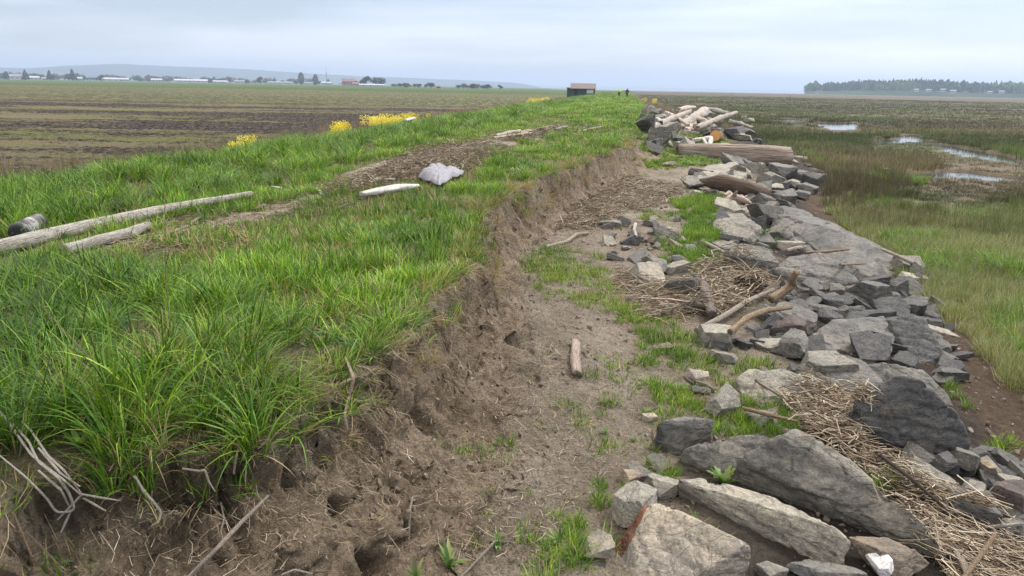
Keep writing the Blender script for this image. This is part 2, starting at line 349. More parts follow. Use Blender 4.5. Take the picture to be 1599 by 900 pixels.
# ------------------------------------------------------------------ mesh helpers
def tag(o, label=None, cat=None, group=None, kind=None):
    if label: o['label'] = label
    if cat: o['category'] = cat
    if group: o['group'] = group
    if kind: o['kind'] = kind
    return o
def mesh_np(name, V, Fq, mats, cols=None, attrs=None, smooth=True):
    """V (n,3); Fq: int array (m,4) or (m,3)"""
    me = bpy.data.meshes.new(name); V = np.asarray(V, np.float32); Fq = np.asarray(Fq, np.int32); k = Fq.shape[1]
    me.vertices.add(len(V)); me.vertices.foreach_set('co', V.ravel())
    me.loops.add(Fq.size); me.loops.foreach_set('vertex_index', Fq.ravel())
    me.polygons.add(len(Fq)); me.polygons.foreach_set('loop_start', np.arange(0, Fq.size, k, dtype=np.int32))
    me.polygons.foreach_set('loop_total', np.full(len(Fq), k, np.int32))
    me.polygons.foreach_set('use_smooth', np.full(len(Fq), smooth, bool))
    me.update(calc_edges=True); me.validate()
    for m in (mats if isinstance(mats, (list, tuple)) else [mats]): me.materials.append(m)
    if cols is not None:
        a = me.color_attributes.new('col', 'FLOAT_COLOR', 'POINT'); c = np.ones((len(V), 4), np.float32); c[:, :3] = cols; a.data.foreach_set('color', c.ravel())
    for n, v in (attrs or {}).items():
        v = np.asarray(v, np.float32)
        if v.ndim == 1: me.attributes.new(n, 'FLOAT', 'POINT').data.foreach_set('value', v)
        else: me.attributes.new(n, 'FLOAT_VECTOR', 'POINT').data.foreach_set('vector', v.ravel())
    return me
def link(name, me, parent=None):
    o = bpy.data.objects.new(name, me); col.objects.link(o)
    if parent is not None: o.parent = parent
    return o
def empty(name, loc, rz=0):
    o = bpy.data.objects.new(name, None); col.objects.link(o); o.location = loc; o.rotation_euler = (0, 0, rz); o.empty_display_size = .2; return o

# ------------------------------------------------------------------ ground sheet (polar tessellation, fine in front)
wrack_px = {  # strips and mats of drifted reed: centre line in measured directions, half width in metres
    'crest': ([(150, 395), (230, 372), (330, 350), (430, 325), (520, 300), (590, 280)], .2),
    'mound': ([(590, 275), (640, 258), (700, 240), (770, 228), (820, 212), (868, 203)], .75),
}
WR = {k: ([tuple(at_z(a, b, TOP)[:2]) for a, b in p], w) for k, (p, w) in wrack_px.items()}
CLEAR = [[tuple(at_z(a, b, TOP)[:2]) for a, b in p] for p in ([(-60, 418), (0, 406), (150, 368), (280, 340), (392, 318)], [(104, 410), (150, 396), (205, 382), (232, 370)])]
def wrack_mask(x, y):
    m = np.zeros(np.shape(x))
    for p, w in WR.values():
        d, _ = seg_dist(x, y, p); ww = w*np.clip(.8+1.5*fbm(np.asarray(x)*1.1, np.asarray(y)*1.1, seed=77)+.5*fbm(np.asarray(x)*4, np.asarray(y)*4, seed=78), .02, 1.6); m = np.maximum(m, sstep(ww*1.25, ww*.6, d))
    return m
def build_ground():
    rr = np.concatenate([np.geomspace(.35, 2.0, 40, False), np.geomspace(2.0, 30, 520, False), np.geomspace(30, 200, 270, False), np.geomspace(200, 14000, 120)])
    an = np.concatenate([np.radians(np.arange(-180, -46, 4.0)), np.radians(np.arange(-44, 44, .19)), np.radians(np.arange(46, 180, 4.0))])
    nr, na = len(rr), len(an); Rg, Ag = np.meshgrid(rr, an, indexing='ij')
    X = Rg*np.sin(Ag); Y = Rg*np.cos(Ag); Z = land(X.ravel(), Y.ravel()).reshape(X.shape)
    x, y = X.ravel(), Y.ravel(); s, t = st(x, y); d, sg = seg_dist(x, y, EDGE); d = d*np.where(sg > 0, 1, -1)*1.0
    R = np.hypot(x, y); tm = tm_of(s); u = t-tm
    # the mound under the drift on the crest
    z = Z.ravel().copy(); p, w = WR['mound']; dm, _ = seg_dist(x, y, p); z += .16*sstep(w*1.2, 0, dm)*(d < 0)
    nb = (R < 30) & (d > -.12) & (u < -.5); gx, gy = x[nb], y[nb]; e_ = .05
    def dist_at(px_, py_): a_, b_ = seg_dist(px_, py_, EDGE); return a_*np.where(b_ > 0, 1, -1)
    nx = (dist_at(gx+e_, gy)-dist_at(gx-e_, gy))/(2*e_); ny = (dist_at(gx, gy+e_)-dist_at(gx, gy-e_))/(2*e_); nl = np.hypot(nx, ny)+1e-6; nx, ny = nx/nl, ny/nl
    dn = d[nb]; zz = z[nb]; runv = np.interp(s[nb], [0, 3.2, 5, 7, 10, 20, 24], [1.15, 1.1, .8, .6, .5, .5, 1.4]); wgt = sstep(-.12, .03, dn)*sstep(1.5, .8, dn/runv)
    q = .10*fbm(gx*3.5, gy*3.5, zz*4.5, seed=301, octaves=2)+.055*fbm(gx*9, gy*9, zz*12, seed=302, octaves=3, gain=.6)+.022*fbm(gx*26, gy*26, zz*30, seed=303, octaves=2)
    q = q*wgt*1.3; hz = np.zeros(len(gx))
    for (cx_, cy_, rr_, dep_) in pit_xy:
        g_ = np.exp(-(((gx-cx_)**2+(gy-cy_)**2)/(rr_*rr_))**1.5); q -= g_*dep_*1.1; hz -= g_*dep_*.8
    x = x.copy(); y = y.copy(); x[nb] += nx*q; y[nb] += ny*q; z[nb] += hz
    V = np.stack([x, y, z], 1)
    i = np.arange(nr-1)[:, None]*na; j = np.arange(na)[None, :]; jn = (j+1) % na
    Fq = np.stack([i+j, i+jn, i+na+jn, i+na+j], -1).reshape(-1, 4)
    Fq = Fq[:, ::-1]
    global LAND_BVH
    near = (np.hypot(V[Fq[:, 0], 0], V[Fq[:, 0], 1]) < 420) & (np.abs(np.arctan2(V[Fq[:, 0], 0], V[Fq[:, 0], 1])) < .9)
    fn = Fq[near]; us, iv = np.unique(fn, return_inverse=True); LAND_BVH = BVHTree.FromPolygons(V[us].tolist(), iv.reshape(fn.shape).tolist(), all_triangles=False)
    c0 = len(V); V = np.vstack([V, [[0, 0, land(np.array([0.]), np.array([0.]))[0]]]])
    tri = np.stack([np.full(na, c0), j[0], jn[0], jn[0]], 1)  # little fan under the camera, never in view
    face = sstep(-.02, .1, d)*sstep(1.0, .6, d/np.interp(s, [0, 3.2, 5, 7, 10, 20, 24], [1.1, 1.1, .8, .6, .5, .5, 1.4]))
    turf = sstep(.06, -.08, d+.1*fbm(x*3, y*3, seed=51))
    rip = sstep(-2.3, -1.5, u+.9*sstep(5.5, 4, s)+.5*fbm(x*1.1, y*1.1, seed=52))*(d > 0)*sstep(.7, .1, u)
    turf = np.maximum(turf, (d > 0)*sstep(24, 30, s))
    nearmud = sstep(14, 9, s)*sstep(2.4, 1.2, u+.6*fbm(x*.9, y*.9, seed=53))
    wk = wrack_mask(x, y); wet = (d > 0)*sstep(-.8, -.25, u+.4*fbm(x*1.1, y*1.1, seed=54))*sstep(26, 20, s)
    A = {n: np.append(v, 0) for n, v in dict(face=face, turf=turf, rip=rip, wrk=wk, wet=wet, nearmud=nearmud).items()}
    cx = V[Fq].mean(1); sF, tF = st(cx[:, 0], cx[:, 1]); uF = tF-tm_of(sF)
    dF, sgF = seg_dist(cx[:, 0], cx[:, 1], EDGE); right = sgF > 0
    zone = np.where((uF > .25) & right, 1, np.where(tF < -12.2, 2, 0)); zone = np.where((sF > 420) & (zone == 0), 2, zone)
    for k, (nm, mt) in enumerate((('dike', M_DIKE), ('marsh', M_MARSH), ('field', M_FIELD))):
        f = Fq[zone == k]; used, inv = np.unique(f, return_inverse=True); f = inv.reshape(f.shape)
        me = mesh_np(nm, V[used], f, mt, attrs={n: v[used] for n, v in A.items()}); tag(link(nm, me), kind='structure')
build_ground()
_Gslow = G
def G(px, py, dz=0.0):
    h = LAND_BVH.ray_cast(Vector((0, 0, HC)), Vector(ray(px, py)))
    return np.array(h[0]) if h[0] is not None else _Gslow(px, py)
# water: one level sheet on the marsh side, showing in the pools and out in the bay
pts = [xy(-60, 2), xy(-60, 14000), xy(14000, 14000), xy(14000, -400), xy(2600, -400), xy(2600, 2)]
pts = [xy(-60, 9), xy(-60, 13000), xy(13500, 13000), xy(13500, -3500), xy(1600, -260), xy(1600, 9)]
me = bpy.data.meshes.new('water'); me.from_pydata([(a, b, -.07) for a, b in pts], [], [tuple(range(6))]); me.materials.append(M_WATER); me.update()
tag(link('water', me), kind='structure')

# ------------------------------------------------------------------ rocks
ROCK_V, ROCK_F = [], []
def add_solid(o):
    mw = np.array(o.matrix_basis); me = o.data; n = len(me.vertices); co = np.empty(n*3); me.vertices.foreach_get('co', co); co = co.reshape(-1, 3) @ mw[:3, :3].T + mw[:3, 3]
    base = sum(len(v) for v in ROCK_V); ROCK_V.append(co); ROCK_F.extend([tuple(base+i for i in p.vertices) for p in me.polygons])
def hull_mesh(name, P, edge_len, rough=.5, seed=0, bev=.010):
    """angular stone: hull of corner points, worn edges, split and roughened"""
    P = np.asarray(P, float); size = float(np.max(P.max(0)-P.min(0)))
    bm = bmesh.new()
    for p in P: bm.verts.new(p)
    r = bmesh.ops.convex_hull(bm, input=bm.verts[:])
    bmesh.ops.delete(bm, geom=list({v for v in bm.verts if not v.link_faces}), context='VERTS')
    bmesh.ops.remove_doubles(bm, verts=bm.verts, dist=size*.01)
    bmesh.ops.dissolve_limit(bm, angle_limit=.12, verts=bm.verts[:], edges=bm.edges[:])
    bmesh.ops.bevel(bm, geom=[e for e in bm.edges], offset=size*bev, offset_type='OFFSET', segments=2, profile=.55, affect='EDGES', clamp_overlap=True)
    bmesh.ops.triangulate(bm, faces=bm.faces[:])
    for k in range(7):
        es = [e for e in bm.edges if e.calc_length() > edge_len]
        if not es or len(bm.verts) > 14000: break
        bmesh.ops.subdivide_edges(bm, edges=es, cuts=1); bmesh.ops.triangulate(bm, faces=bm.faces[:])
    bm.normal_update()
    co = np.array([v.co[:] for v in bm.verts]); no = np.array([v.normal[:] for v in bm.verts])
    q = co/size; sd = seed*13+1
    tilt = q @ np.array([.25+.1*math.sin(seed), .3*math.cos(seed*2), 1.0])
    n1 = fbm(q[:, 0]*3+seed, q[:, 1]*3, q[:, 2]*3, seed=sd, octaves=3)
    n2 = fbm(q[:, 0]*11+seed, q[:, 1]*11, q[:, 2]*11, seed=sd+5, octaves=4, gain=.6)
    led = np.abs(((tilt*7+n1*.8) % 1)-.5)*2; led = sstep(.1, .5, led)
    chip = np.minimum(0, fbm(q[:, 0]*5, q[:, 1]*5, q[:, 2]*5, seed=sd+9, octaves=2)+.15)
    n3 = np.abs(fbm(q[:, 0]*7+3, q[:, 1]*7, q[:, 2]*7+seed, seed=sd+20, octaves=3, gain=.6))
    disp = size*rough*(.020*n1+.016*n2+.016*led+.07*chip-.022*sstep(.10, 0, n3))
    co = co+no*disp[:, None]
    for v, c in zip(bm.verts, co): v.co = c
    me = bpy.data.meshes.new(name); bm.to_mesh(me); bm.free()
    me.polygons.foreach_set('use_smooth', [True]*len(me.polygons)); me.materials.append(M_ROCK); me.update()
    return me
def corner_cloud(seed, flat=1.0, boxy=.6):
    """corners of a stone bounded by rough-hewn random planes"""
    r = np.random.default_rng(seed); N, Hh = [], []
    for ax in range(3):
        for sg in (-1, 1):
            v = np.zeros(3); v[ax] = sg; v = v+r.normal(0, .22, 3); N.append(v/np.linalg.norm(v)); Hh.append(r.uniform(.8, 1.0)*(flat if ax == 2 else 1))
    for _ in range(int(r.integers(4, 8))):
        v = r.normal(size=3); v[2] *= .8; v /= np.linalg.norm(v); N.append(v); Hh.append(r.uniform(.80, 1.12)*(1 if flat == 1 else math.sqrt(v[0]**2+v[1]**2+(flat*v[2])**2)))
    N = np.array(N); Hh = np.array(Hh); P = []
    from itertools import combinations
    for a, b, c in combinations(range(len(N)), 3):
        M = N[[a, b, c]]
        if abs(np.linalg.det(M)) < .08: continue
        q = np.linalg.solve(M, Hh[[a, b, c]])
        if np.all(N @ q <= Hh+1e-6): P.append(q)
    return np.array(P)*.5
COLS = {'g': (.18, .173, .148), 'd': (.085, .086, .085), 'l': (.26, .247, .205), 't': (.245, .222, .182), 'm': (.13, .128, .117), 'r': (.10, .082, .074), 'b': (.185, .155, .12)}
def settle(o, c):
    j = rnd.uniform(.88, 1.12); o.color = (c[0]*j, c[1]*j, c[2]*j, 1)
def boulder(name, bbox, c, label, seed, depth=.8, yaw=None, boxy=.62, flat=1.0, lift=0.0, sink=.12, rough=.55):
    x0, y0, x1, y1 = bbox; g = G((x0+x1)/2, y1-(y1-y0)*.08); dep = project(g)[0, 2]; w = (x1-x0)*dep/F
    P = corner_cloud(seed, flat, boxy); yaw = (seed*1.7) % 3.1 if yaw is None else yaw
    c_, s_ = math.cos(yaw), math.sin(yaw); P = P @ np.array([[c_, s_, 0], [-s_, c_, 0], [0, 0, 1]])
    tl = Euler((math.sin(seed*2.3)*.3, math.cos(seed*1.9)*.3, 0)).to_matrix(); P = P @ np.array(tl); P = (P-P.min(0))/(P.max(0)-P.min(0))-.5
    hgt = max(.03, (y1-y0)*dep/F*.6); ratio = .42+.62*(flat-.4); S = np.array([w, hgt/ratio, hgt]); gz = land(np.array([g[0]]), np.array([g[1]]), False)[0]+lift
    C = np.array([g[0], g[1]+S[1]*.3, gz+hgt*(.5-sink)])
    for _ in range(14):
        q = project(P*S+C); a0, b0 = q[:, :2].min(0); a1, b1 = q[:, :2].max(0)
        S[0] *= ((x1-x0)/(a1-a0))**.8; k = ((y1-y0)/(b1-b0)); S[1] = np.clip(S[1]*k, w*.25, w*1.5); S[2] = np.clip(S[2]*k, .03, 3)
        dp = project(C)[0, 2]; C[0] += ((x0+x1)-(a0+a1))/2*dp/F
        eb = y1-b1; C[1] -= eb*dp/F*1.2/max(.25, (HC-gz)/dp)*.5
        gz = land(np.array([C[0]]), np.array([C[1]-S[1]*.3]), False)[0]+lift; C[2] = gz+S[2]*(.5-sink)
    me = hull_mesh(name, P*S, max(.012, dep*.0042), rough, seed); o = link(name, me); o.location = C; settle(o, COLS[c]); add_solid_later(o)
    tag(o, label, 'boulder' if name == 'boulder' else 'rock'); return o
def add_solid_later(o):
    o.matrix_basis = Matrix.LocRotScale(o.location, o.rotation_euler, o.scale); add_solid(o)
def hull_rock(name, pts, c, label, seed, back=(.1, .35, -.3), rough=.5, bev=.012, el=.014):
    P = []; lowp = max(pts, key=lambda q: q[1]); dz = G(lowp[0], lowp[1])[2]-lowp[2]-.02
    for (a, b, z) in pts:
        z += dz; q = at_z(a, b, z); P.append(q)
        r = q+np.array(back); r[2] = max(-.1, min(r[2], z-.1)); P.append(r); P.append(np.array([q[0]+back[0]*.4, q[1]+back[1]*.5, max(-.1, z-.45)]))
    P = np.array(P); C = P.mean(0); me = hull_mesh(name, P-C, el, rough, seed, bev); o = link(name, me); o.location = C; settle(o, COLS[c]); add_solid_later(o)
    if 'reddish left face' in label:
        me.materials.append(M_IRON); cc_ = np.array([p.center[:] for p in me.polygons]); k = fbm(*(cc_*9).T, seed=3); pq = project(cc_+C)
        for p, q, r in zip(me.polygons, k, pq): p.material_index = 1 if r[0] < 1013-(r[1]-788)*.5+7*q else 0
    tag(o, label, 'boulder'); return o

hull_rock('boulder', [(1242, 672, .80), (1222, 678, .80), (1152, 716, .62), (1160, 742, .48), (1205, 772, .36), (1300, 700, .74), (1360, 752, .62), (1420, 800, .5), (1474, 858, .34), (1470, 882, .22), (1400, 862, .2), (1335, 838, .2)],
          'g', 'largest grey-brown boulder with a bright sloping ridge, beside the strip of drifted reeds', 3, back=(.22, .3, -.35))
hull_rock('boulder', [(1062, 750, .52), (1098, 746, .53), (1210, 778, .52), (1305, 826, .50), (1326, 845, .46), (1320, 874, .36), (1296, 892, .26), (1240, 876, .24), (1140, 826, .28), (1075, 790, .34)],
          'l', 'long flat-topped pale slab lying in front of the largest boulder', 8, back=(.05, .16, -.25))
hull_rock('boulder', [(1008, 788, .56), (1030, 786, .57), (1090, 812, .57), (1170, 850, .53), (1172, 868, .46), (1150, 915, .3), (1040, 925, .3), (985, 910, .3), (952, 880, .28), (965, 850, .34)],
          't', 'tan triangular boulder with a reddish left face, at the bottom edge', 14, back=(.02, .2, -.2))
hull_rock('boulder', [(1336, 632, .46), (1372, 600, .62), (1402, 586, .70), (1440, 594, .68), (1468, 622, .56), (1498, 650, .40), (1516, 690, .18), (1508, 708, .08), (1455, 718, .06), (1405, 702, .12), (1350, 668, .3)],
          'd', 'big dark rounded boulder with pale specks, right of the drifted reed heap', 22, back=(.15, .4, -.3))

for pts, c, lab, sd in [
 ([(1203, 332, .60), (1222, 322, .66), (1262, 333, .64), (1330, 374, .50), (1405, 397, .38), (1420, 424, .14), (1375, 438, .12), (1320, 428, .16), (1248, 388, .26), (1205, 352, .42)], 'm', 'long sloping slab running down to the marsh grass', 42),
 ([(1208, 420, .34), (1230, 402, .44), (1280, 395, .5), (1318, 408, .42), (1342, 440, .2), (1300, 452, .1), (1225, 446, .12)], 'm', 'dark smooth boulder in front of the long sloping slab', 44),
 ([(1130, 398, .44), (1158, 379, .55), (1198, 388, .5), (1216, 410, .38), (1212, 437, .13), (1180, 432, .14), (1140, 412, .26)], 'm', 'blue-grey wrinkled boulder above the thick heap of reeds', 45),
 ([(1114, 347, .40), (1130, 332, .5), (1160, 334, .5), (1188, 355, .42), (1187, 376, .2), (1150, 382, .18), (1116, 370, .22)], 'g', 'grey cracked boulder beside the strip of bright grass', 46),
 ([(1268, 522, .22), (1300, 500, .3), (1380, 494, .3), (1398, 525, .22), (1390, 556, .12), (1330, 559, .10), (1272, 540, .13)], 'm', 'flat dark slab at the brown puddle', 40),
 ([(1390, 502, .40), (1418, 488, .5), (1445, 498, .48), (1474, 552, .2), (1468, 575, .05), (1430, 574, .06), (1394, 545, .14)], 'd', 'dark wet-looking boulder standing at the marsh edge right of the flat slab', 41),
 ([(1150, 592, .42), (1168, 577, .48), (1225, 574, .48), (1268, 596, .4), (1273, 612, .3), (1240, 641, .22), (1165, 637, .22), (1148, 612, .28)], 'l', 'pale streaked slab left of the drifted reed heap', 36),
 ([(1067, 702, .44), (1100, 690, .5), (1188, 674, .56), (1206, 690, .5), (1170, 740, .34), (1125, 753, .27), (1085, 730, .3)], 'g', 'grey slab leaning against the left end of the largest boulder', 31),
 ([(1028, 660, .52), (1062, 651, .53), (1115, 653, .52), (1112, 672, .44), (1082, 700, .3), (1050, 714, .26), (1034, 690, .33)], 'm', 'dark flat-topped block standing at the edge of the mud', 32),
 ([(1245, 572, .36), (1300, 552, .44), (1345, 560, .42), (1385, 600, .3), (1370, 635, .15), (1290, 622, .15), (1250, 598, .22)], 'm', 'long low dark rock tucked under the dark speckled boulder', 38),
 ([(1340, 572, .34), (1380, 566, .38), (1440, 578, .32), (1478, 612, .18), (1490, 640, .05), (1440, 630, .1), (1350, 600, .2)], 'm', 'thin layered slab directly behind the dark speckled boulder', 39),
 ([(1086, 278, .60), (1104, 258, .66), (1150, 254, .68), (1168, 264, .62), (1160, 284, .4), (1120, 296, .36), (1088, 292, .4)], 'l', 'pale broad slab below the big brown log', 85)]:
    hull_rock('boulder', pts, c, lab, sd, back=(.05, .25, -.3), el=.02)
KEY = [
 ('boulder', (955, 750, 1027, 832), 'l', 'pale upright rock behind the tan triangular boulder', 33, .7, .8, .62, 1),
 ('rock', (1010, 738, 1066, 782), 'g', 'small grey rock between the pale upright rock and the long slab', 34, .8, 1, .6, .8),
 ('boulder', (1098, 596, 1157, 652), 'g', 'egg-shaped grey rock rising out of bright grass', 35, .8, .6, .55, 1),
 ('boulder', (1245, 548, 1342, 602), 'g', 'rounded grey rock behind the drifted reed heap', 37, .6, .1, .6, 1),
 ('boulder', (1385, 398, 1446, 436), 'g', 'pale low rock continuing the line of the long sloping slab', 43, .6, -.4, .7, .8),
 ('boulder', (1165, 318, 1225, 352), 'm', 'grey block wedged behind the cracked boulder', 47, .7, .2, .66, 1),
 ('rock', (1400, 424, 1452, 452), 'l', 'pale flat rock at the foot of the sloping slab touching marsh grass', 48, .8, .2, .66, .7),
 ('boulder', (1318, 438, 1400, 486), 'm', 'grey angular rock with a sharp ridge among the wet rubble', 49, .8, .7, .62, 1),
 ('rock', (1366, 432, 1420, 462), 'd', 'dark rock behind the sharp-ridged one in the wet rubble', 50, .7, .2, .62, .9),
 ('rock', (1384, 462, 1450, 500), 'd', 'dark flat rock right of the sharp-ridged one', 51, .8, .5, .66, .7),
 ('rock', (1440, 506, 1500, 528), 'l', 'pale thin slab lying in the marsh grass right of the dark wet boulder', 52, .6, 0, .7, .5),
 ('boulder', (1325, 838, 1452, 912), 'b', 'brown-tinged rock cut by the bottom edge under the largest boulder', 53, .7, .2, .7, .9),
 ('boulder', (1396, 712, 1500, 784), 'g', 'grey flat slab right of the dark stick in the reed strip', 54, .6, -.5, .72, .7),
 ('rock', (1225, 874, 1362, 915), 'm', 'grey rock at the bottom edge beneath the long pale slab', 55, .7, .2, .66, .7),
 ('rock', (1180, 876, 1232, 910), 'g', 'small greenish rock at the bottom edge left of the long slab tip', 56, .8, .4, .6, .8),
 ('rock', (1450, 704, 1498, 742), 'd', 'dark rounded rock under the right end of the dark speckled boulder', 57, .8, .4, .6, 1),
 ('rock', (1480, 698, 1532, 742), 'm', 'blue-grey rock left of the orange-tan rock', 58, .8, .9, .64, 1),
 ('rock', (1519, 711, 1566, 752), 't', 'orange-tan rock at the edge of the brown mud', 59, .8, .3, .6, 1),
 ('boulder', (1534, 748, 1625, 822), 'r', 'dark reddish boulder at the right edge', 60, .8, .5, .66, 1),
 ('rock', (1478, 776, 1566, 826), 'm', 'dark-grey wedge left of the reddish boulder', 61, .7, -.4, .66, .8),
 ('rock', (1496, 748, 1540, 782), 'g', 'small grey rock between the orange-tan rock and the dark wedge', 62, .8, .7, .6, .9),
 ('rock', (1560, 812, 1620, 850), 'm', 'grey rock below the reddish boulder at the right edge', 63, .8, .1, .62, .8),
 ('rock', (1555, 738, 1600, 765), 'g', 'light grey rock behind the reddish boulder', 64, .8, .1, .62, .8),
 ('rock', (973, 408, 1040, 446), 't', 'tan flat rock with pale edge beside the reed mat', 65, .9, .1, .66, .5),
 ('rock', (1000, 400, 1042, 428), 'g', 'grey rock right behind the tan flat rock', 66, .8, .5, .6, 1),
 ('rock', (1036, 428, 1092, 460), 'g', 'greenish-grey flat rock right of the tan flat rock', 67, .8, -.4, .66, .6),
 ('rock', (1062, 462, 1104, 494), 'g', 'wedge-shaped rock left of the stout grey stick', 68, .7, .4, .62, 1),
 ('rock', (1046, 398, 1078, 416), 'm', 'dark flat-topped stone in the bright grass strip', 69, .8, .1, .76, .9),
 ('rock', (1090, 506, 1150, 546), 'l', 'pale rock touching the lower end of the long bleached stick', 70, .7, -.3, .66, .7),
 ('rock', (1100, 528, 1145, 548), 'd', 'dark low rock in front of the pale rock by the long stick', 71, .7, 0, .7, .6),
 ('rock', (1102, 546, 1152, 568), 'g', 'flat grey rock half sunk in grass below the long stick', 72, .7, 0, .7, .5),
 ('rock', (1020, 534, 1054, 552), 'b', 'brownish flat stone at the top of the mud', 73, .8, .3, .66, .7),
 ('rock', (1066, 576, 1107, 600), 't', 'orange-brown flat stone lying in grass', 74, .8, .3, .66, .6),
 ('rock', (1002, 645, 1028, 660), 't', 'small round brown stone on the mud left of the dark block', 75, .8, .3, .6, .9),
 ('rock', (1030, 478, 1052, 498), 'b', 'small brown stone below the pale board in the reed mat', 76, .8, .8, .6, 1),
 ('rock', (900, 826, 962, 872), 't', 'orange-tinged pale rock left of the tan triangular boulder', 77, .8, .2, .62, .7),
 ('rock', (968, 732, 1002, 762), 'b', 'small brown rock at the mud above the pale upright rock', 78, .8, .2, .6, .7),
 ('rock', (1173, 528, 1232, 552), 'l', 'light flat rock behind the pale streaked slab', 79, .7, .1, .7, .6),
 ('rock', (1216, 512, 1262, 560), 'm', 'dark pointed rock left of the brown puddle', 80, .7, .6, .62, 1),
 ('rock', (1266, 538, 1310, 556), 'm', 'low dark rock in front of the flat dark slab', 81, .8, .1, .66, .8),
 ('rock', (1196, 490, 1262, 528), 'r', 'brown-grey rock under the curved tan branch', 82, .8, -.2, .64, .9),
 ('rock', (1160, 640, 1212, 668), 'g', 'grey rock in grass above the leaning slab', 83, .8, .2, .62, .7),
 ('rock', (-12, 872, 24, 905), 'g', 'small grey stone in the bottom left corner', 84, .8, .2, .6, .9),
 ('boulder', (1062, 274, 1112, 298), 'g', 'flat grey rock left of the rotted dark log', 86, .8, .1, .7, .6),
 ('boulder', (1196, 294, 1246, 324), 'm', 'round grey boulder with white bird streaks', 87, .8, .1, .56, 1),
 ('rock', (1180, 268, 1228, 294), 'g', 'greenish grey boulder above the white-streaked one', 88, .8, .3, .6, 1),
 ('rock', (1200, 254, 1246, 280), 'm', 'dark blue-grey rock right of the big log end', 89, .8, .3, .62, 1),
 ('rock', (1250, 268, 1292, 290), 'd', 'dark low rocks reaching into the marsh grass', 90, .8, .3, .62, .8),
 ('rock', (1002, 220, 1036, 244), 'm', 'dark grey boulder below the tip of the bleached root log', 91, .8, .3, .62, .9),
 ('rock', (1002, 188, 1036, 206), 'd', 'dark boulder behind the tip of the bleached root log', 92, .8, .3, .62, .9),
 ('rock', (1130, 196, 1166, 222), 'd', 'dark pyramid rock right of the orange cut log end', 93, .8, .7, .56, 1.1),
 ('rock', (1000, 166, 1030, 184), 'g', 'topmost grey rock at the back of the far rock pile', 94, .8, .7, .6, 1),
 ('rock', (1090, 180, 1130, 206), 'g', 'leaning grey slab behind the orange cut log end', 95, .8, .7, .62, 1),
 ('rock', (1030, 252, 1062, 262), 'b', 'low brown stone on the grass left of the big log', 96, .8, .7, .62, .6),
 ('rock', (1210, 376, 1258, 396), 't', 'tan rock in the dark gap under the sloping slab', 97, .8, .2, .62, .7),
 ('rock', (1146, 434, 1200, 462), 'd', 'dark rock behind the thick heap of reeds', 98, .8, .2, .62, .8),
]
for k in KEY:
    nm, bb, c, lab, sd, dp, yw, bx, fl = k
    boulder(nm, bb, c, lab, sd, dp, yw, bx, fl)

# small loose stones: individual things sharing a dozen shapes
STONES = [hull_mesh('stone', corner_cloud(200+i, .62, .66), .075, .7, 300+i, .018) for i in range(12)]
placed = []
CW = {'g': 'grey', 'd': 'blackish', 'l': 'pale', 't': 'tan', 'm': 'dark grey', 'r': 'reddish', 'b': 'brownish'}
def rubble(poly, n, smin, smax, cs_, label, group, lift=0.0, kind='stone'):
    a = np.array(poly); k = 0; tries = 0
    while k < n and tries < n*60:
        tries += 1; px = rnd.uniform(a[:, 0].min(), a[:, 0].max()); py = rnd.uniform(a[:, 1].min(), a[:, 1].max())
        if not in_poly(np.array([px]), np.array([py]), poly)[0]: continue
        g = G(px, py); s = smin+(smax-smin)*rnd.random()**1.8
        if any((g[0]-q[0])**2+(g[1]-q[1])**2 < (.36*(s+q[2]))**2 for q in placed): continue
        placed.append((g[0], g[1], s)); o = link(kind, STONES[rnd.randrange(12)])
        z = land(np.array([g[0]]), np.array([g[1]]))[0]
        sz = s*rnd.uniform(.55, 1.0)
        o.location = (g[0], g[1], z+.16*sz*.62+lift*rnd.random()); o.scale = (s*rnd.uniform(.85, 1.2), s*rnd.uniform(.75, 1.1), sz)
        o.rotation_euler = (rnd.uniform(-.35, .35), rnd.uniform(-.35, .35), rnd.uniform(0, 6.3)); cc = rnd.choice(cs_); settle(o, COLS[cc]); add_solid_later(o)
        sw = 'large' if s > smin+.5*(smax-smin) else ('middling' if s > smin+.2*(smax-smin) else 'small'); mid = (a[:, 0].min()+a[:, 0].max())/2
        tag(o, '%s %s %s %s' % (sw, CW[cc], kind, label)+(', left' if px < mid else ', right')+(' back' if py < (a[:, 1].min()+a[:, 1].max())/2 else ' front'), kind, group); k += 1
Z = rubble
Z([(1235, 440), (1330, 436), (1410, 450), (1482, 480), (1480, 520), (1390, 500), (1265, 500), (1262, 560), (1150, 540), (1200, 490)], 84, .15, .42, 'ddmmmd', 'in the wet rubble below the sloping slab', 'wet rubble stones')
Z([(940, 352), (1040, 335), (1112, 345), (1125, 420), (1030, 430), (955, 405)], 56, .10, .36, 'ggmlb', 'beside the strip of bright grass', 'flat stones by the grass strip')
Z([(1440, 690), (1530, 700), (1640, 745), (1640, 880), (1540, 835), (1470, 790), (1400, 740)], 32, .14, .34, 'dmmmg', 'among boulders at the right edge', 'stones at the right edge')
Z([(1090, 250), (1250, 250), (1292, 280), (1250, 320), (1220, 330), (1120, 345), (1085, 300)], 56, .3, .75, 'gmml', 'below the big brown log', 'riprap below the big log')
Z([(1030, 640), (1120, 590), (1260, 560), (1335, 600), (1250, 680), (1060, 740), (960, 760)], 22, .07, .26, 'gmb', 'in grass among the near boulders', 'small stones in the near grass')
Z([(1110, 345), (1200, 325), (1260, 345), (1220, 400), (1130, 400)], 24, .2, .5, 'mgd', 'between cracked and wrinkled boulders', 'gap stones')
Z([(1340, 430), (1450, 440), (1490, 500), (1500, 580), (1470, 600), (1350, 560), (1400, 480)], 20, .2, .45, 'mdd', 'at the marsh edge by wet boulders', 'marsh edge stones')
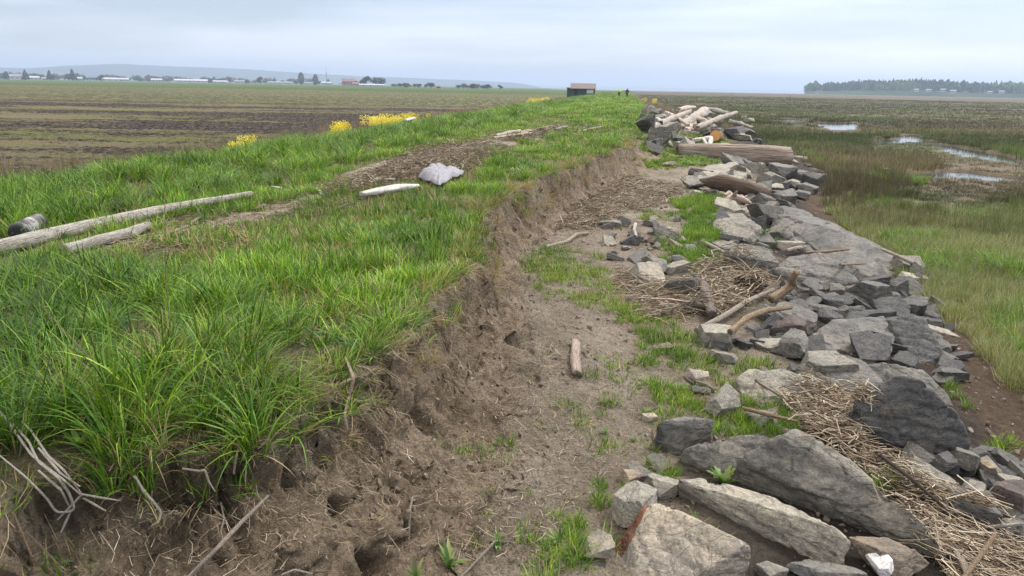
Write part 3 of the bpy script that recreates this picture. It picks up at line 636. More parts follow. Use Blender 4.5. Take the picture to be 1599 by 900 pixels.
Z([(1000, 172), (1110, 160), (1175, 185), (1200, 222), (1185, 240), (1010, 238)], 74, .35, .85, 'gmdl', 'in the far pile around driftwood', 'rocks of the far pile', .35, 'rock')
# everything later can be dropped on the rocks and the land
def height_bvh():
    V = np.vstack(ROCK_V); return BVHTree.FromPolygons([tuple(v) for v in V], ROCK_F, all_triangles=False)
BVH = height_bvh()
def surf(x, y):
    g = LAND_BVH.ray_cast(Vector((x, y, 6.0)), Vector((0, 0, -1))); n = Vector((0, 0, 1))
    z = g[0].z if g[0] is not None else float(land(np.array([x]), np.array([y]))[0])
    h = BVH.ray_cast(Vector((x, y, 3.0)), Vector((0, 0, -1)))
    if h[0] is not None and h[0].z > z: return h[0].z, h[1]
    return z, n
def hit(px, py):
    g = G(px, py); d = ray(px, py); h = BVH.ray_cast(Vector((0, 0, HC)), Vector(d))
    if h[0] is not None and h[3] < np.linalg.norm(g-np.array([0, 0, HC])): return np.array(h[0]), h[1]
    return g, Vector((0, 0, 1))

# ------------------------------------------------------------------ grass tufts and the scatter
def blades(n, rad, lmin, lmax, wid, lean, curve, colf, segs=4, seed=0, up=.0, lenpow=1.0):
    r = np.random.default_rng(seed); a = r.uniform(0, 6.283, n); rr = rad*np.sqrt(r.random(n)); bx, by = rr*np.cos(a), rr*np.sin(a)
    az = a+r.normal(0, .9, n); ln = lmin+(lmax-lmin)*r.random(n)**lenpow; th0 = np.abs(r.normal(0, lean, n)); cu = np.abs(r.normal(curve, curve*.5, n))
    w = wid*r.uniform(.6, 1.3, n); V = np.zeros((n, segs+1, 2, 3)); Cc = np.zeros((n, segs+1, 2, 3))
    x, y, z = bx.copy(), by.copy(), np.full(n, -.02); c = colf(r, n)
    tw = az+math.pi/2+r.normal(0, .5, n)
    for k in range(segs+1):
        u = k/segs; th = th0+cu*u**1.3; ww = w*(1-u**2.2)*(.75+.5*min(1, u*3)) if k < segs else w*.06
        ox, oy = np.cos(tw)*ww/2, np.sin(tw)*ww/2
        V[:, k, 0] = np.stack([x-ox, y-oy, z], 1); V[:, k, 1] = np.stack([x+ox, y+oy, z], 1)
        sh = .55+.45*min(1, u*2.2)           # unused; the blade colour below is slightly darker at the root
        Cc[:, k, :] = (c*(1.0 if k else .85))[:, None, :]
        st_ = ln/segs; x = x+np.sin(th)*np.cos(az)*st_; y = y+np.sin(th)*np.sin(az)*st_; z = z+np.cos(th)*st_
    base = np.arange(n)[:, None]*(segs+1)*2; k = np.arange(segs)[None, :]*2
    Fq = np.stack([base+k, base+k+1, base+k+3, base+k+2], -1).reshape(-1, 4)
    return V.reshape(-1, 3), Fq, Cc.reshape(-1, 3)
def join(parts):
    V, Fc, C, o = [], [], [], 0
    for v, f, c in parts: V.append(v); Fc.append(f+o); C.append(c); o += len(v)
    return np.vstack(V), np.vstack(Fc), np.vstack(C)
def cmix(*cols):
    cols = np.array(cols)
    def f(r, n):
        i = r.integers(0, len(cols), n); j = r.integers(0, len(cols), n); k = r.random(n)[:, None]; return (cols[i]*(1-k)+cols[j]*k)*r.uniform(.75, 1.25, n)[:, None]
    return f
GREEN = cmix((.105, .24, .013), (.185, .35, .022), (.048, .13, .010), (.28, .42, .04), (.09, .225, .04), (.038, .10, .010))
DGREEN = cmix((.035, .09, .013), (.065, .15, .02), (.11, .2, .045))
STRAW = cmix((.38, .29, .16), (.46, .37, .22), (.27, .20, .11), (.34, .30, .16))
SEDGE = cmix((.085, .105, .05), (.12, .135, .07), (.15, .14, .09), (.06, .075, .045), (.21, .19, .14))
MGREEN = cmix((.15, .20, .075), (.21, .26, .11), (.11, .15, .055), (.27, .30, .17), (.33, .31, .20))
def coll(name, items):
    c = bpy.data.collections.new(name)
    for i, (v, f, cc) in enumerate(items):
        o = bpy.data.objects.new('%s_%02d' % (name, i), mesh_np(name, v, f, M_BLADE, cc)); c.objects.link(o)
    return c
def rep(fn, n): return [fn(i) for i in range(n)]
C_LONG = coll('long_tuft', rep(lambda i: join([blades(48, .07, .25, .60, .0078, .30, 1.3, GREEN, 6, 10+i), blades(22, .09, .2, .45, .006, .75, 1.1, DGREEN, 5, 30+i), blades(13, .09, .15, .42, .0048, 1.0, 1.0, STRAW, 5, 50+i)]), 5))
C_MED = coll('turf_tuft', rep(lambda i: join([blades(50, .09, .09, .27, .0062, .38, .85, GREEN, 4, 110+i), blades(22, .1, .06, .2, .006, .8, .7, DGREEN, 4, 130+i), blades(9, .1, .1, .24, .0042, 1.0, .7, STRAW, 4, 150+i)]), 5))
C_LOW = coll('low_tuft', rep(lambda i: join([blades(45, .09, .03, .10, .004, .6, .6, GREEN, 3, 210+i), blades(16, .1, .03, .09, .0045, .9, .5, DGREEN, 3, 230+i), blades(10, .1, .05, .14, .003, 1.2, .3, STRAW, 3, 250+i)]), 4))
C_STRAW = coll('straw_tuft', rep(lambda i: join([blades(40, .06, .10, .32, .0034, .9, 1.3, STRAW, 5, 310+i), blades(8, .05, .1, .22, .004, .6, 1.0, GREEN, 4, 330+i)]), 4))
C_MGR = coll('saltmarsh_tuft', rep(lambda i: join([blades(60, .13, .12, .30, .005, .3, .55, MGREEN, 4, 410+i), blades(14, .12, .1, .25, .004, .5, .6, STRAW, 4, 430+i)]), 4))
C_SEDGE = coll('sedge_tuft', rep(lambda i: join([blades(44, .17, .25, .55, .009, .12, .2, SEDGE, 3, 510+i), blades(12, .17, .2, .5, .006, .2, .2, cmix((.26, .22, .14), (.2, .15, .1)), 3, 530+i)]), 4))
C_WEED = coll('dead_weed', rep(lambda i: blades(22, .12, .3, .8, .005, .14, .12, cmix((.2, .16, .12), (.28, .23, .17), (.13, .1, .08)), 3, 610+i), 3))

def scatter_gn(name, C, P, rot, scl, tint, idxn, label=None, cat='grass'):
    me = bpy.data.meshes.new(name); n = len(P); me.vertices.add(n); me.vertices.foreach_set('co', np.asarray(P, np.float32).ravel())
    for nm, v in (('rot', rot), ('scl', scl), ('tint', tint)):
        me.attributes.new(nm, 'FLOAT_VECTOR', 'POINT').data.foreach_set('vector', np.asarray(v, np.float32).ravel())
    me.attributes.new('idx', 'INT', 'POINT').data.foreach_set('value', RNG.integers(0, idxn, n).astype(np.int32)); me.update()
    me.materials.append(M_BLADE)
    o = link(name, me); ng = bpy.data.node_groups.new(name, 'GeometryNodeTree')
    ng.interface.new_socket('Geometry', in_out='INPUT', socket_type='NodeSocketGeometry'); ng.interface.new_socket('Geometry', in_out='OUTPUT', socket_type='NodeSocketGeometry')
    gi = ng.nodes.new('NodeGroupInput'); go = ng.nodes.new('NodeGroupOutput'); ip = ng.nodes.new('GeometryNodeInstanceOnPoints'); ci = ng.nodes.new('GeometryNodeCollectionInfo')
    ci.inputs['Collection'].default_value = C; ci.inputs['Separate Children'].default_value = True; ci.inputs['Reset Children'].default_value = True
    L = ng.links.new; L(gi.outputs[0], ip.inputs['Points']); L(ci.outputs[0], ip.inputs['Instance']); ip.inputs['Pick Instance'].default_value = True
    for nm, dt, sock in (('idx', 'INT', 'Instance Index'), ('rot', 'FLOAT_VECTOR', 'Rotation'), ('scl', 'FLOAT_VECTOR', 'Scale')):
        a = ng.nodes.new('GeometryNodeInputNamedAttribute'); a.data_type = dt; a.inputs[0].default_value = nm; L(a.outputs[0], ip.inputs[sock])
    L(ip.outputs[0], go.inputs[0]); m = o.modifiers.new('scatter', 'NODES'); m.node_group = ng
    tag(o, label, cat, kind='stuff'); return o
def points(rmin, rmax, dens, amax=50, amin=None):
    """random places with dens(r) per square metre"""
    out = []; rs = np.geomspace(rmin, rmax, 60); a0 = math.radians(-amax if amin is None else amin); a1 = math.radians(amax)
    for r0, r1 in zip(rs[:-1], rs[1:]):
        n = RNG.poisson(dens((r0+r1)/2)*(a1-a0)*(r1*r1-r0*r0)/2)
        r = np.sqrt(RNG.uniform(r0*r0, r1*r1, n)); a = RNG.uniform(a0, a1, n); out.append(np.stack([r*np.sin(a), r*np.cos(a)], 1))
    return np.vstack(out)
def local(xyz):
    x, y = xyz[:, 0], xyz[:, 1]; s, t = st(x, y); d, sg = seg_dist(x, y, EDGE); return s, t, d*np.where(sg > 0, 1, -1), t-tm_of(s), np.hypot(x, y)
def rots(n, tiltx=.12): return np.stack([RNG.normal(0, tiltx, n), RNG.normal(0, tiltx, n), RNG.uniform(0, 6.283, n)], 1)
def keep_z(p): return land(p[:, 0], p[:, 1])
def tint_of(p, lo=(.62, .7, .6), hi=(1.35, 1.22, 1.1), f=.5, seed=61):
    k = np.clip(.5+.9*fbm(p[:, 0]*f, p[:, 1]*f, seed=seed)+RNG.normal(0, .16, len(p)), 0, 1)[:, None]; return np.array(lo)*(1-k)+np.array(hi)*k
def tall_map(p):
    s, t, d, u, R = local(p)
    near = in_poly(p[:, 0], p[:, 1], [tuple(at_z(a, b, TOP)[:2]) for a, b in [(-700, 420), (-300, 380), (60, 425), (250, 440), (430, 520), (540, 590), (470, 670), (200, 745), (-100, 800), (-700, 800)]]).astype(float)
    sh = sstep(-4.6, -6.6, t+.8*fbm(p[:, 0]*.35, p[:, 1]*.35, seed=71))*sstep(-13, -10.5, t)
    return np.maximum(near, sh)
# turf over the whole crest
def dike_grass():
    P = points(2.0, 280, lambda r: 95*min(1, (5.5/r)**1.25), 52); s, t, d, u, R = local(P)
    wk = wrack_mask(P[:, 0], P[:, 1]); tall = tall_map(P); path = sstep(.9, .3, np.abs(t+3.6+.4*np.sin(s*.4)))*sstep(4, 7, s)*sstep(60, 30, s)
    worn = fbm(P[:, 0]*1.1, P[:, 1]*1.1, seed=81)
    on = (d < .03) & (t > -12.3) & (s < 300)
    on |= (s > 24) & (d > 0) & (u < -3.2+.8*worn)
    cl_, _c = seg_dist(P[:, 0], P[:, 1], CLEAR[0]); c2_, _c = seg_dist(P[:, 0], P[:, 1], CLEAR[1]); clr = np.minimum(cl_, c2_) < .075
    P_, m1 = P, on & ~clr & (RNG.random(len(P)) > wk*.85) & (RNG.random(len(P)) > .12*path)
    S = 1+np.clip((R-9)/26, 0, 2.6)
    m1 &= RNG.random(len(P)) < 1-.75*sstep(-.16, -.02, d)*(R < 24)*sstep(-.35, .25, fbm(P[:, 0]*2.2, P[:, 1]*2.2, seed=89))
    m1 &= ~((tall > .5) & (fbm(P[:, 0]*1.9, P[:, 1]*1.9, seed=141) < -.2) & (RNG.random(len(P)) < .8))
    big = m1 & (tall > .5) & (RNG.random(len(P)) < .62)
    Pb = P[big]; n = len(Pb); z = keep_z(Pb); sb = S[big]; k = RNG.uniform(.6, 1.0, n); hn = .8+.45*fbm(Pb[:, 0]*.9, Pb[:, 1]*.9, seed=83)
    tb = local(Pb)[1]; hh = k*hn*(1+.05*np.clip(sb-1, 0, 1))
    scatter_gn('tall_grass', C_LONG, np.column_stack([Pb, z]), rots(n), np.stack([k*sb, k*sb, hh], 1), tint_of(Pb, (.42, .5, .45), (1.4, 1.28, 1.1), 1.3), 5, 'tall arching green grass on the dike shoulder and near bank top')
    med = m1 & ~big & (tall < .5); low = med & ((path > .4) | (wk > .25) | (worn < -.14)) ; med &= ~low
    Pm = P[med]; n = len(Pm); sm = S[med]; k = RNG.uniform(.6, 1.15, n); hh = k*np.clip(.78+.75*fbm(Pm[:, 0]*1.5, Pm[:, 1]*1.5, seed=84)+.3*fbm(Pm[:, 0]*4, Pm[:, 1]*4, seed=85), .25, 1.5)
    scatter_gn('turf_grass', C_MED, np.column_stack([Pm, keep_z(Pm)]), rots(n), np.stack([k*sm, k*sm, hh*(1+.15*(sm-1))], 1), tint_of(Pm, (.55, .62, .5), (1.5, 1.4, 1.15), 1.1, 62), 5, 'bright green turf covering the top of the dike')
    Pl = P[low | (m1 & (tall > .5) & ~big)]; n = len(Pl); k = RNG.uniform(.9, 1.7, n); sl = 1+np.clip((np.hypot(*Pl.T)-9)/26, 0, 2.6)
    scatter_gn('low_grass', C_LOW, np.column_stack([Pl, keep_z(Pl)]), rots(n), np.stack([k*sl, k*sl, k], 1), tint_of(Pl, (.75, .75, .7), (1.25, 1.15, 1.0), .8, 63), 4, 'short sparse grass between drift litter on the dike top')
    # dead grass hanging over the broken edge
    q = points(2.0, 26, lambda r: 70*min(1, (8/r)**.6), 52); s, t, d, u, R = local(q); m = (d > -.2) & (d < .12+.08*fbm(q[:, 0]*3, q[:, 1]*3, seed=88)) & (RNG.random(len(q)) < .75+.9*fbm(q[:, 0]*1.3, q[:, 1]*1.3, seed=86))
    q = q[m]; n = len(q); k = RNG.uniform(.6, 1.3, n)*(.55+.45*sstep(3, 7, np.hypot(q[:, 0], q[:, 1]))); r = rots(n, .3)
    scatter_gn('dead_grass', C_STRAW, np.column_stack([q, keep_z(q)]), r, np.stack([k, k, k*.8], 1), tint_of(q, (.6, .58, .55), (1.05, 1, .95), 2), 4, 'dead straw-coloured grass hanging over the broken bank edge')
dike_grass()
def thatch():
    w = [tuple(at_z(a, b, TOP)[:2]) for a, b in [(100, 600), (220, 560), (400, 560), (440, 610), (380, 660), (240, 680), (110, 690)]]; a = np.array(w); q = np.stack([RNG.uniform(a[:, 0].min(), a[:, 0].max(), 900), RNG.uniform(a[:, 1].min(), a[:, 1].max(), 900)], 1)
    q = q[in_poly(q[:, 0], q[:, 1], w) & (fbm(q[:, 0]*2.5, q[:, 1]*2.5, seed=131) > -.1)][:60]; g = points(2.2, 30, lambda r: 5*min(1, (8/r)), 52); s, t, d, u, R = local(g); g = g[(d < -.05) & (t > -11) & (fbm(g[:, 0]*1.2, g[:, 1]*1.2, seed=132) > 0)]
    q = np.vstack([q, g]); n = len(q); k = np.concatenate([RNG.uniform(.8, 1.25, n-len(g)), RNG.uniform(.6, 1.2, len(g))])
    scatter_gn('thatch', C_STRAW, np.column_stack([q, keep_z(q)]), rots(n, .15), np.stack([k, k, k*1.05], 1), tint_of(q, (.6, .58, .55), (1.1, 1.05, 1.0), 2), 4, 'dead thatch showing through the green tussocks on the dike top')
thatch()
# sparse tufts on the mud, grass among the rocks: patches seen in the photograph
patches = [  # (polygon, tufts per m2, collection, height)
 ([(800, 395), (850, 380), (935, 400), (965, 450), (990, 500), (920, 480), (860, 460), (815, 430)], 75, 'low', 1.0),
 ([(975, 480), (1050, 500), (1100, 560), (1180, 560), (1250, 590), (1150, 600), (1090, 640), (1030, 600), (990, 540)], 60, 'low', 1.3),
 ([(1050, 310), (1125, 305), (1130, 360), (1085, 410), (1060, 400), (1075, 350)], 110, 'med', .75),
 ([(1020, 375), (1130, 385), (1130, 420), (1040, 430)], 60, 'med', .6),
 ([(1090, 640), (1150, 600), (1230, 640), (1240, 680), (1190, 690), (1120, 680)], 90, 'med', .6),
 ([(1010, 595), (1080, 600), (1100, 645), (1030, 650)], 70, 'med', .5),
 ([(850, 790), (960, 740), (1010, 720), (1020, 745), (960, 800), (950, 870), (880, 900), (820, 850)], 55, 'med', .45),
 ([(925, 700), (1060, 690), (1060, 740), (960, 740)], 40, 'low', 1.4),
 ([(820, 850), (950, 850), (960, 930), (820, 930)], 70, 'med', .6),
 ([(985, 235), (1060, 245), (1075, 262), (1000, 262)], 40, 'med', .6),
 ([(1160, 370), (1215, 372), (1215, 390), (1160, 388)], 60, 'med', .5),
 ([(1360, 720), (1420, 745), (1400, 790), (1350, 750)], 40, 'med', .5),
 ([(900, 580), (950, 585), (945, 605), (905, 605)], 60, 'low', 1.2),
 ([(1130, 745), (1175, 745), (1180, 775), (1140, 770)], 120, 'med', .6),
 ([(1150, 690), (1200, 700), (1180, 712), (1150, 705)], 80, 'med', .5),
 ([(1000, 330), (1060, 330), (1050, 345), (1000, 345)], 40, 'low', 1.2),
 ([(1225, 540), (1300, 560), (1270, 580), (1230, 575)], 50, 'med', .5),
 ([(-120, 790), (60, 790), (120, 850), (90, 960), (-120, 960)], 60, 'low', 1.3),
 ([(690, 690), (790, 690), (800, 740), (720, 740)], 30, 'low', 1.2),
 ([(860, 620), (1000, 600), (1040, 700), (960, 740), (900, 700)], 22, 'low', 1.2),
 ([(1470, 560), (1600, 700), (1640, 760), (1560, 720), (1480, 620)], 22, 'med', .6),
 ([(930, 560), (1030, 560), (1090, 640), (1010, 660), (940, 640)], 26, 'low', 1.2),
 ([(1000, 720), (1060, 740), (1050, 780), (990, 760)], 50, 'med', .5),
 ([(960, 480), (1010, 500), (1080, 580), (1000, 570)], 45, 'med', .4),
 ([(760, 740), (900, 700), (930, 800), (820, 860), (740, 820)], 16, 'low', 1.1),
]
def ground_patches():
    acc = {'low': [], 'med': []}
    for poly, dn, kind, h in patches:
        w = [G(a, b)[:2] for a, b in poly]; a = np.array(w); x0, y0 = a.min(0); x1, y1 = a.max(0); n = int(1.7*dn*(x1-x0)*(y1-y0)); p = np.stack([RNG.uniform(x0, x1, n), RNG.uniform(y0, y1, n)], 1)
        jx = p[:, 0]+.12*fbm(p[:, 0]*4, p[:, 1]*4, seed=91); jy = p[:, 1]+.15*fbm(p[:, 0]*4, p[:, 1]*4, seed=92)
        m = in_poly(jx, jy, w) & (fbm(p[:, 0]*3, p[:, 1]*3, seed=93) > -.22); p = p[m]
        if len(p): acc[kind].append(np.column_stack([p, np.full(len(p), h)]))
    # stray tufts over the whole mud terrace
    q = points(2.6, 22, lambda r: 9*min(1, (8/r)), 40, -20); s, t, d, u, R = local(q); m = (d > .55) & (u < -1.6) & (fbm(q[:, 0]*1.4, q[:, 1]*1.4, seed=94) > -.1); q = q[m]; acc['low'].append(np.column_stack([q, RNG.uniform(.4, 1.1, len(q))]))
    for kind, C, nm, lab in (('low', C_LOW, 'sparse_grass', 'thin low grass spreading over the mud below the bank'), ('med', C_MED, 'rockside_grass', 'fresh green grass growing between the boulders')):
        a = np.vstack(acc[kind]); n = len(a); k = a[:, 2]*RNG.uniform(.6, 1.15, n)
        z = np.array([surf(x, y)[0] for x, y in a[:, :2]]); zl = keep_z(a); ok = z < zl+.05; a, k, zl = a[ok], k[ok], zl[ok]; n = len(a)
        scatter_gn(nm, C, np.column_stack([a[:, :2], zl]), rots(n, .2), np.stack([k*.9+.1, k*.9+.1, k], 1), tint_of(a, (.75, .8, .7), (1.35, 1.2, 1.05), 1.5), 4, lab)
ground_patches()
def in_pools(p):
    z = land(p[:, 0], p[:, 1], False); return z < -.15
def marsh():
    P = points(3.0, 30, lambda r: 75*min(1, (9/r)**1.1), 52, 5); s, t, d, u, R = local(P)
    e = u-np.interp(s, [3, 5.5, 8, 11], [.55, .3, .0, -.5])-.7*fbm(P[:, 0]*.8, P[:, 1]*.8, seed=101); q = P[:, 1]+.18*P[:, 0]; lim = 17.5+2.2*fbm(P[:, 0]*.25, P[:, 1]*.25, seed=102)
    bare = fbm(P[:, 0]*.7, P[:, 1]*.7, seed=103) < -.52
    dens = np.where(u < 2.4, RNG.random(len(P)) < sstep(-.5, .4, e), True)
    m = (d > 0) & dens & ~bare & (q < lim+3*RNG.random(len(P))) & ((e > 0) | (RNG.random(len(P)) < .14)) & (u > .1)
    p = P[m]; n = len(p); Rr = np.hypot(*p.T); k = RNG.uniform(.7, 1.15, n)*(1+np.clip((Rr-10)/30, 0, 1)); h = k*(.85+.35*fbm(p[:, 0]*.6, p[:, 1]*.6, seed=104)); 
    scatter_gn('marsh_grass', C_MGR, np.column_stack([p, keep_z(p)]), rots(n), np.stack([k, k, h/(1+np.clip((Rr-10)/60, 0, 1))], 1), tint_of(p, (.62, .66, .55), (1.2, 1.2, 1.1), .35), 4, 'short green saltmarsh grass beside the boulders')
    P = points(11, 420, lambda r: 24*min(1, (18/r)**1.55), 52, -2); s, t, d, u, R = local(P); q = P[:, 1]+.18*P[:, 0]; lim = 17.5+2.2*fbm(P[:, 0]*.25, P[:, 1]*.25, seed=102)
    gap = fbm(P[:, 0]*.12, P[:, 1]*.12, seed=105)
    m = (d > 0) & (u > .2) & (q > lim-1.5) & ~in_pools(P) & (s > 10) & (RNG.random(len(P)) < .5+1.2*gap+.35)
    m &= ~((u < 4) & (R < 60) & (RNG.random(len(P)) < .3))
    p = P[m]; n = len(p); Rr = np.hypot(*p.T); k = RNG.uniform(.7, 1.2, n); w = k*(1+np.clip((Rr-18)/30, 0, 5)); h = k*(.72+.3*fbm(p[:, 0]*.15, p[:, 1]*.15, seed=106))*(1-.35*sstep(30, 120, Rr))
    for far_ in (1.5, 3.5, 6, 9): h = np.where(in_pools(p*(1+far_/Rr)[:, None]), np.minimum(h, .22), h)
    band = fbm(p[:, 0]*.008, p[:, 1]*.045, seed=107)[:, None]; gn = fbm(p[:, 0]*.07, p[:, 1]*.07, seed=108)[:, None]
    tn = np.array([1, 1, 1])*(1-sstep(.1, .4, band))+np.array([1.35, 1.22, 1.2])*sstep(.1, .4, band)
    tn = tn*(1-sstep(.05, .35, gn))+np.array([1.0, 1.3, .8])*sstep(.05, .35, gn); dk_ = sstep(.18, -.12, fbm(p[:, 0]*.03, p[:, 1]*.09, seed=111))[:, None]; tn = tn*(1-.45*dk_)*RNG.uniform(.7, 1.2, (n, 1))*.95
    scatter_gn('sedge', C_SEDGE, np.column_stack([p, keep_z(p)]), rots(n, .06), np.stack([w, w, h], 1), tn, 4, 'dark upright sedge standing in the tidal marsh beyond the green grass', 'sedge')
    # greener clumps against the rocks
    q = points(4, 40, lambda r: 30*min(1, 8/r), 50, 5); s, t, d, u, R = local(q); m = (u > .4) & (u < 3.6) & (fbm(q[:, 0]*.6, q[:, 1]*.6, seed=109) > .16); q = q[m]; n = len(q); k = RNG.uniform(.6, 1.05, n)
    scatter_gn('lush_grass', C_LONG, np.column_stack([q, keep_z(q)]), rots(n), np.stack([k*.8, k*.8, k*.8], 1), tint_of(q, (.8, .85, .9), (1.15, 1.1, 1.1), 1), 5, 'lush green grass clumps at the marsh edge against the boulders')
    # dead weeds at the field toe of the dike and along its far seaward side
    q = points(7, 260, lambda r: 9*min(1, (18/r)**1.2), 52); s, t, d, u, R = local(q); m = ((t < -11.8) & (t > -19.5+2.5*fbm(q[:, 0]*.2, q[:, 1]*.2, seed=110))) | ((s > 45) & (d > 2.2) & (u < 1.5)); q = q[m]; n = len(q); k = RNG.uniform(.4, 1.0, n); w = k*(1+np.clip((np.hypot(*q.T)-18)/40, 0, 4))
    scatter_gn('dead_weeds', C_WEED, np.column_stack([q, keep_z(q)]), rots(n), np.stack([w, w, k*.9], 1), tint_of(q, (.6, .6, .6), (1.3, 1.2, 1.15), .4), 3, 'brown dead weeds along the foot of the dike', 'weeds')
marsh()

# ------------------------------------------------------------------ drifted reed (wrack)
def straws(P, L, dirs, wid, cols_, bend=.12):
    """P (n,3) centres, L lengths, dirs (n,3) unit"""
    n = len(P); up = np.tile([0, 0, 1.0], (n, 1)); side = np.cross(dirs, up); side /= np.linalg.norm(side, axis=1)[:, None]+1e-9; upv = np.cross(side, dirs)
    V = np.zeros((n, 3, 3, 3)); bs = RNG.normal(0, bend, n)
    for k, u in enumerate((-.5, RNG.uniform(-.2, .2, n)[:, None], .5)):
        c = P+dirs*(L[:, None]*u)+side*((bs*L)[:, None] if k == 1 else 0)+upv*((np.abs(bs)*L*.4)[:, None] if k == 1 else 0)
        for j in range(3):
            a = j*2.094+.5; ww = wid[:, None]*(.5 if k != 2 else .38); V[:, k, j] = c+side*math.cos(a)*ww+upv*math.sin(a)*ww
    b = np.arange(n)[:, None, None]*9; k = np.arange(2)[None, :, None]*3; j = np.arange(3)[None, None, :]; jn = (j+1) % 3
    Fq = np.stack([b+k+j, b+k+jn, b+k+3+jn, b+k+3+j], -1).reshape(-1, 4); C = np.repeat(cols_[:, None, :], 9, 1).reshape(-1, 3)
    return V.reshape(-1, 3), Fq, C
WRC0 = cmix((.36, .29, .19), (.50, .44, .34), (.28, .22, .15), (.42, .37, .28))
WRD = cmix((.10, .07, .045), (.17, .125, .08), (.22, .17, .115))
def WRC(r, n): m = r.random(n)[:, None] < .48; return np.where(m, WRD(r, n), WRC0(r, n))
def wrack(name, label, poly, n, lmin, lmax, wid, thick, main=None, spread=.6, onrock=True):
    a = np.array(poly); pts = []
    while len(pts) < n:
        px = RNG.uniform(a[:, 0].min(), a[:, 0].max(), 400); py = RNG.uniform(a[:, 1].min(), a[:, 1].max(), 400); m = in_poly(px+14*fbm(px*.05, py*.05, seed=5), py+8*fbm(px*.05, py*.05, seed=6), poly)
        pts += list(zip(px[m], py[m]))
    pts = pts[:n]; P = []
    k = 0
    for (px, py) in pts:
        if onrock:
            h, _ = hit(px, py)
        else: h = G(px, py)
        x, y = h[0]+RNG.normal(0, .03), h[1]+RNG.normal(0, .04); z, _ = surf(x, y); P.append((x, y, z+thick*RNG.random()**1.5))
    P = np.array(P); L = lmin+(lmax-lmin)*RNG.random(n)**2.4
    az = (RNG.uniform(0, math.pi, n) if main is None else main+RNG.normal(0, spread, n)); el = RNG.normal(0, .16, n)*(1+2.0*(RNG.random(n) < .08))
    dr = np.stack([np.cos(az)*np.cos(el), np.sin(az)*np.cos(el), np.sin(el)], 1)
    P[:, 2] += .004+np.abs(np.sin(el))*L*.35
    o = link(name, mesh_np(name, *straws(P, L, dr, wid*RNG.uniform(.5, 1.5, n), WRC(RNG, n))[:2], M_DRY, None)) if False else None
    v, f, c = straws(P, L, dr, wid*RNG.uniform(.5, 1.5, n), WRC(RNG, n)); o = link(name, mesh_np(name, v, f, M_DRY, c, smooth=False)); tag(o, label, 'reed debris', kind='stuff'); return o
wrack('reed_heap', 'heap of dry broken reeds between the pale streaked slab and the dark boulder', [(1222, 632), (1270, 608), (1322, 622), (1340, 660), (1352, 700), (1300, 702), (1240, 662)], 1500, .04, .26, .0075, .13, -.5, .9)
wrack('reed_strip', 'strip of dry reeds running down between the boulders to the bottom right corner', [(1290, 680), (1350, 695), (1420, 740), (1500, 792), (1570, 835), (1640, 900), (1640, 960), (1490, 960), (1478, 890), (1440, 830), (1380, 765), (1320, 720)], 2000, .04, .30, .007, .08, -.75, .55)
wrack('reed_mat', 'brown reed mat spread below the tan flat rock', [(962, 420), (1010, 440), (1060, 450), (1100, 480), (1060, 500), (1000, 498), (965, 455)], 1000, .05, .35, .008, .03, .1, .6)
wrack('reed_pile', 'thick pile of golden reeds beside the wrinkled blue-grey boulder', [(1090, 420), (1130, 400), (1190, 425), (1205, 455), (1150, 490), (1100, 495), (1080, 455)], 1500, .06, .42, .009, .14, .5, .9)
wrack('reed_litter', 'reed litter along the foot of the broken bank', [(860, 360), (920, 310), (975, 275), (1060, 285), (1085, 310), (1030, 325), (960, 335), (930, 360)], 2600, .08, .38, .010, .05, .3, .9, False)
wrack('reed_litter', 'thin reed litter around the lichened stick on the mud', [(780, 560), (900, 450), (1000, 480), (1060, 560), (1240, 600), (1010, 640), (860, 880), (700, 880), (720, 700)], 1500, .02, .14, .003, .01, None, .6, False)
wrack('reed_litter', 'matted dry reeds heaped around the white sheet on the dike top', [(585, 270), (640, 245), (690, 228), (760, 218), (800, 232), (770, 250), (735, 268), (640, 285), (560, 300), (500, 310)], 5200, .06, .34, .008, .16, .8, .9, False)
wrack('reed_litter', 'bleached litter alongside the long grey pole on the dike top', [(150, 385), (230, 345), (380, 322), (470, 300), (560, 290), (600, 315), (470, 345), (380, 385), (230, 400)], 1500, .04, .24, .006, .03, .5, .9, False)
wrack('reed_litter', 'pale reed litter on the far half of the dike top', [(770, 222), (860, 198), (900, 192), (985, 186), (985, 196), (880, 212), (830, 222)], 1500, .15, .55, .014, .08, .9, .8, False)
wrack('bank_roots', 'thin pale rootlets and stems stuck on the face of the broken bank', [(130, 800), (400, 740), (560, 640), (720, 480), (760, 340), (900, 260), (985, 235), (940, 290), (840, 380), (880, 560), (780, 800), (600, 880), (150, 900)], 1500, .03, .14, .0022, .012, None, .9, False)

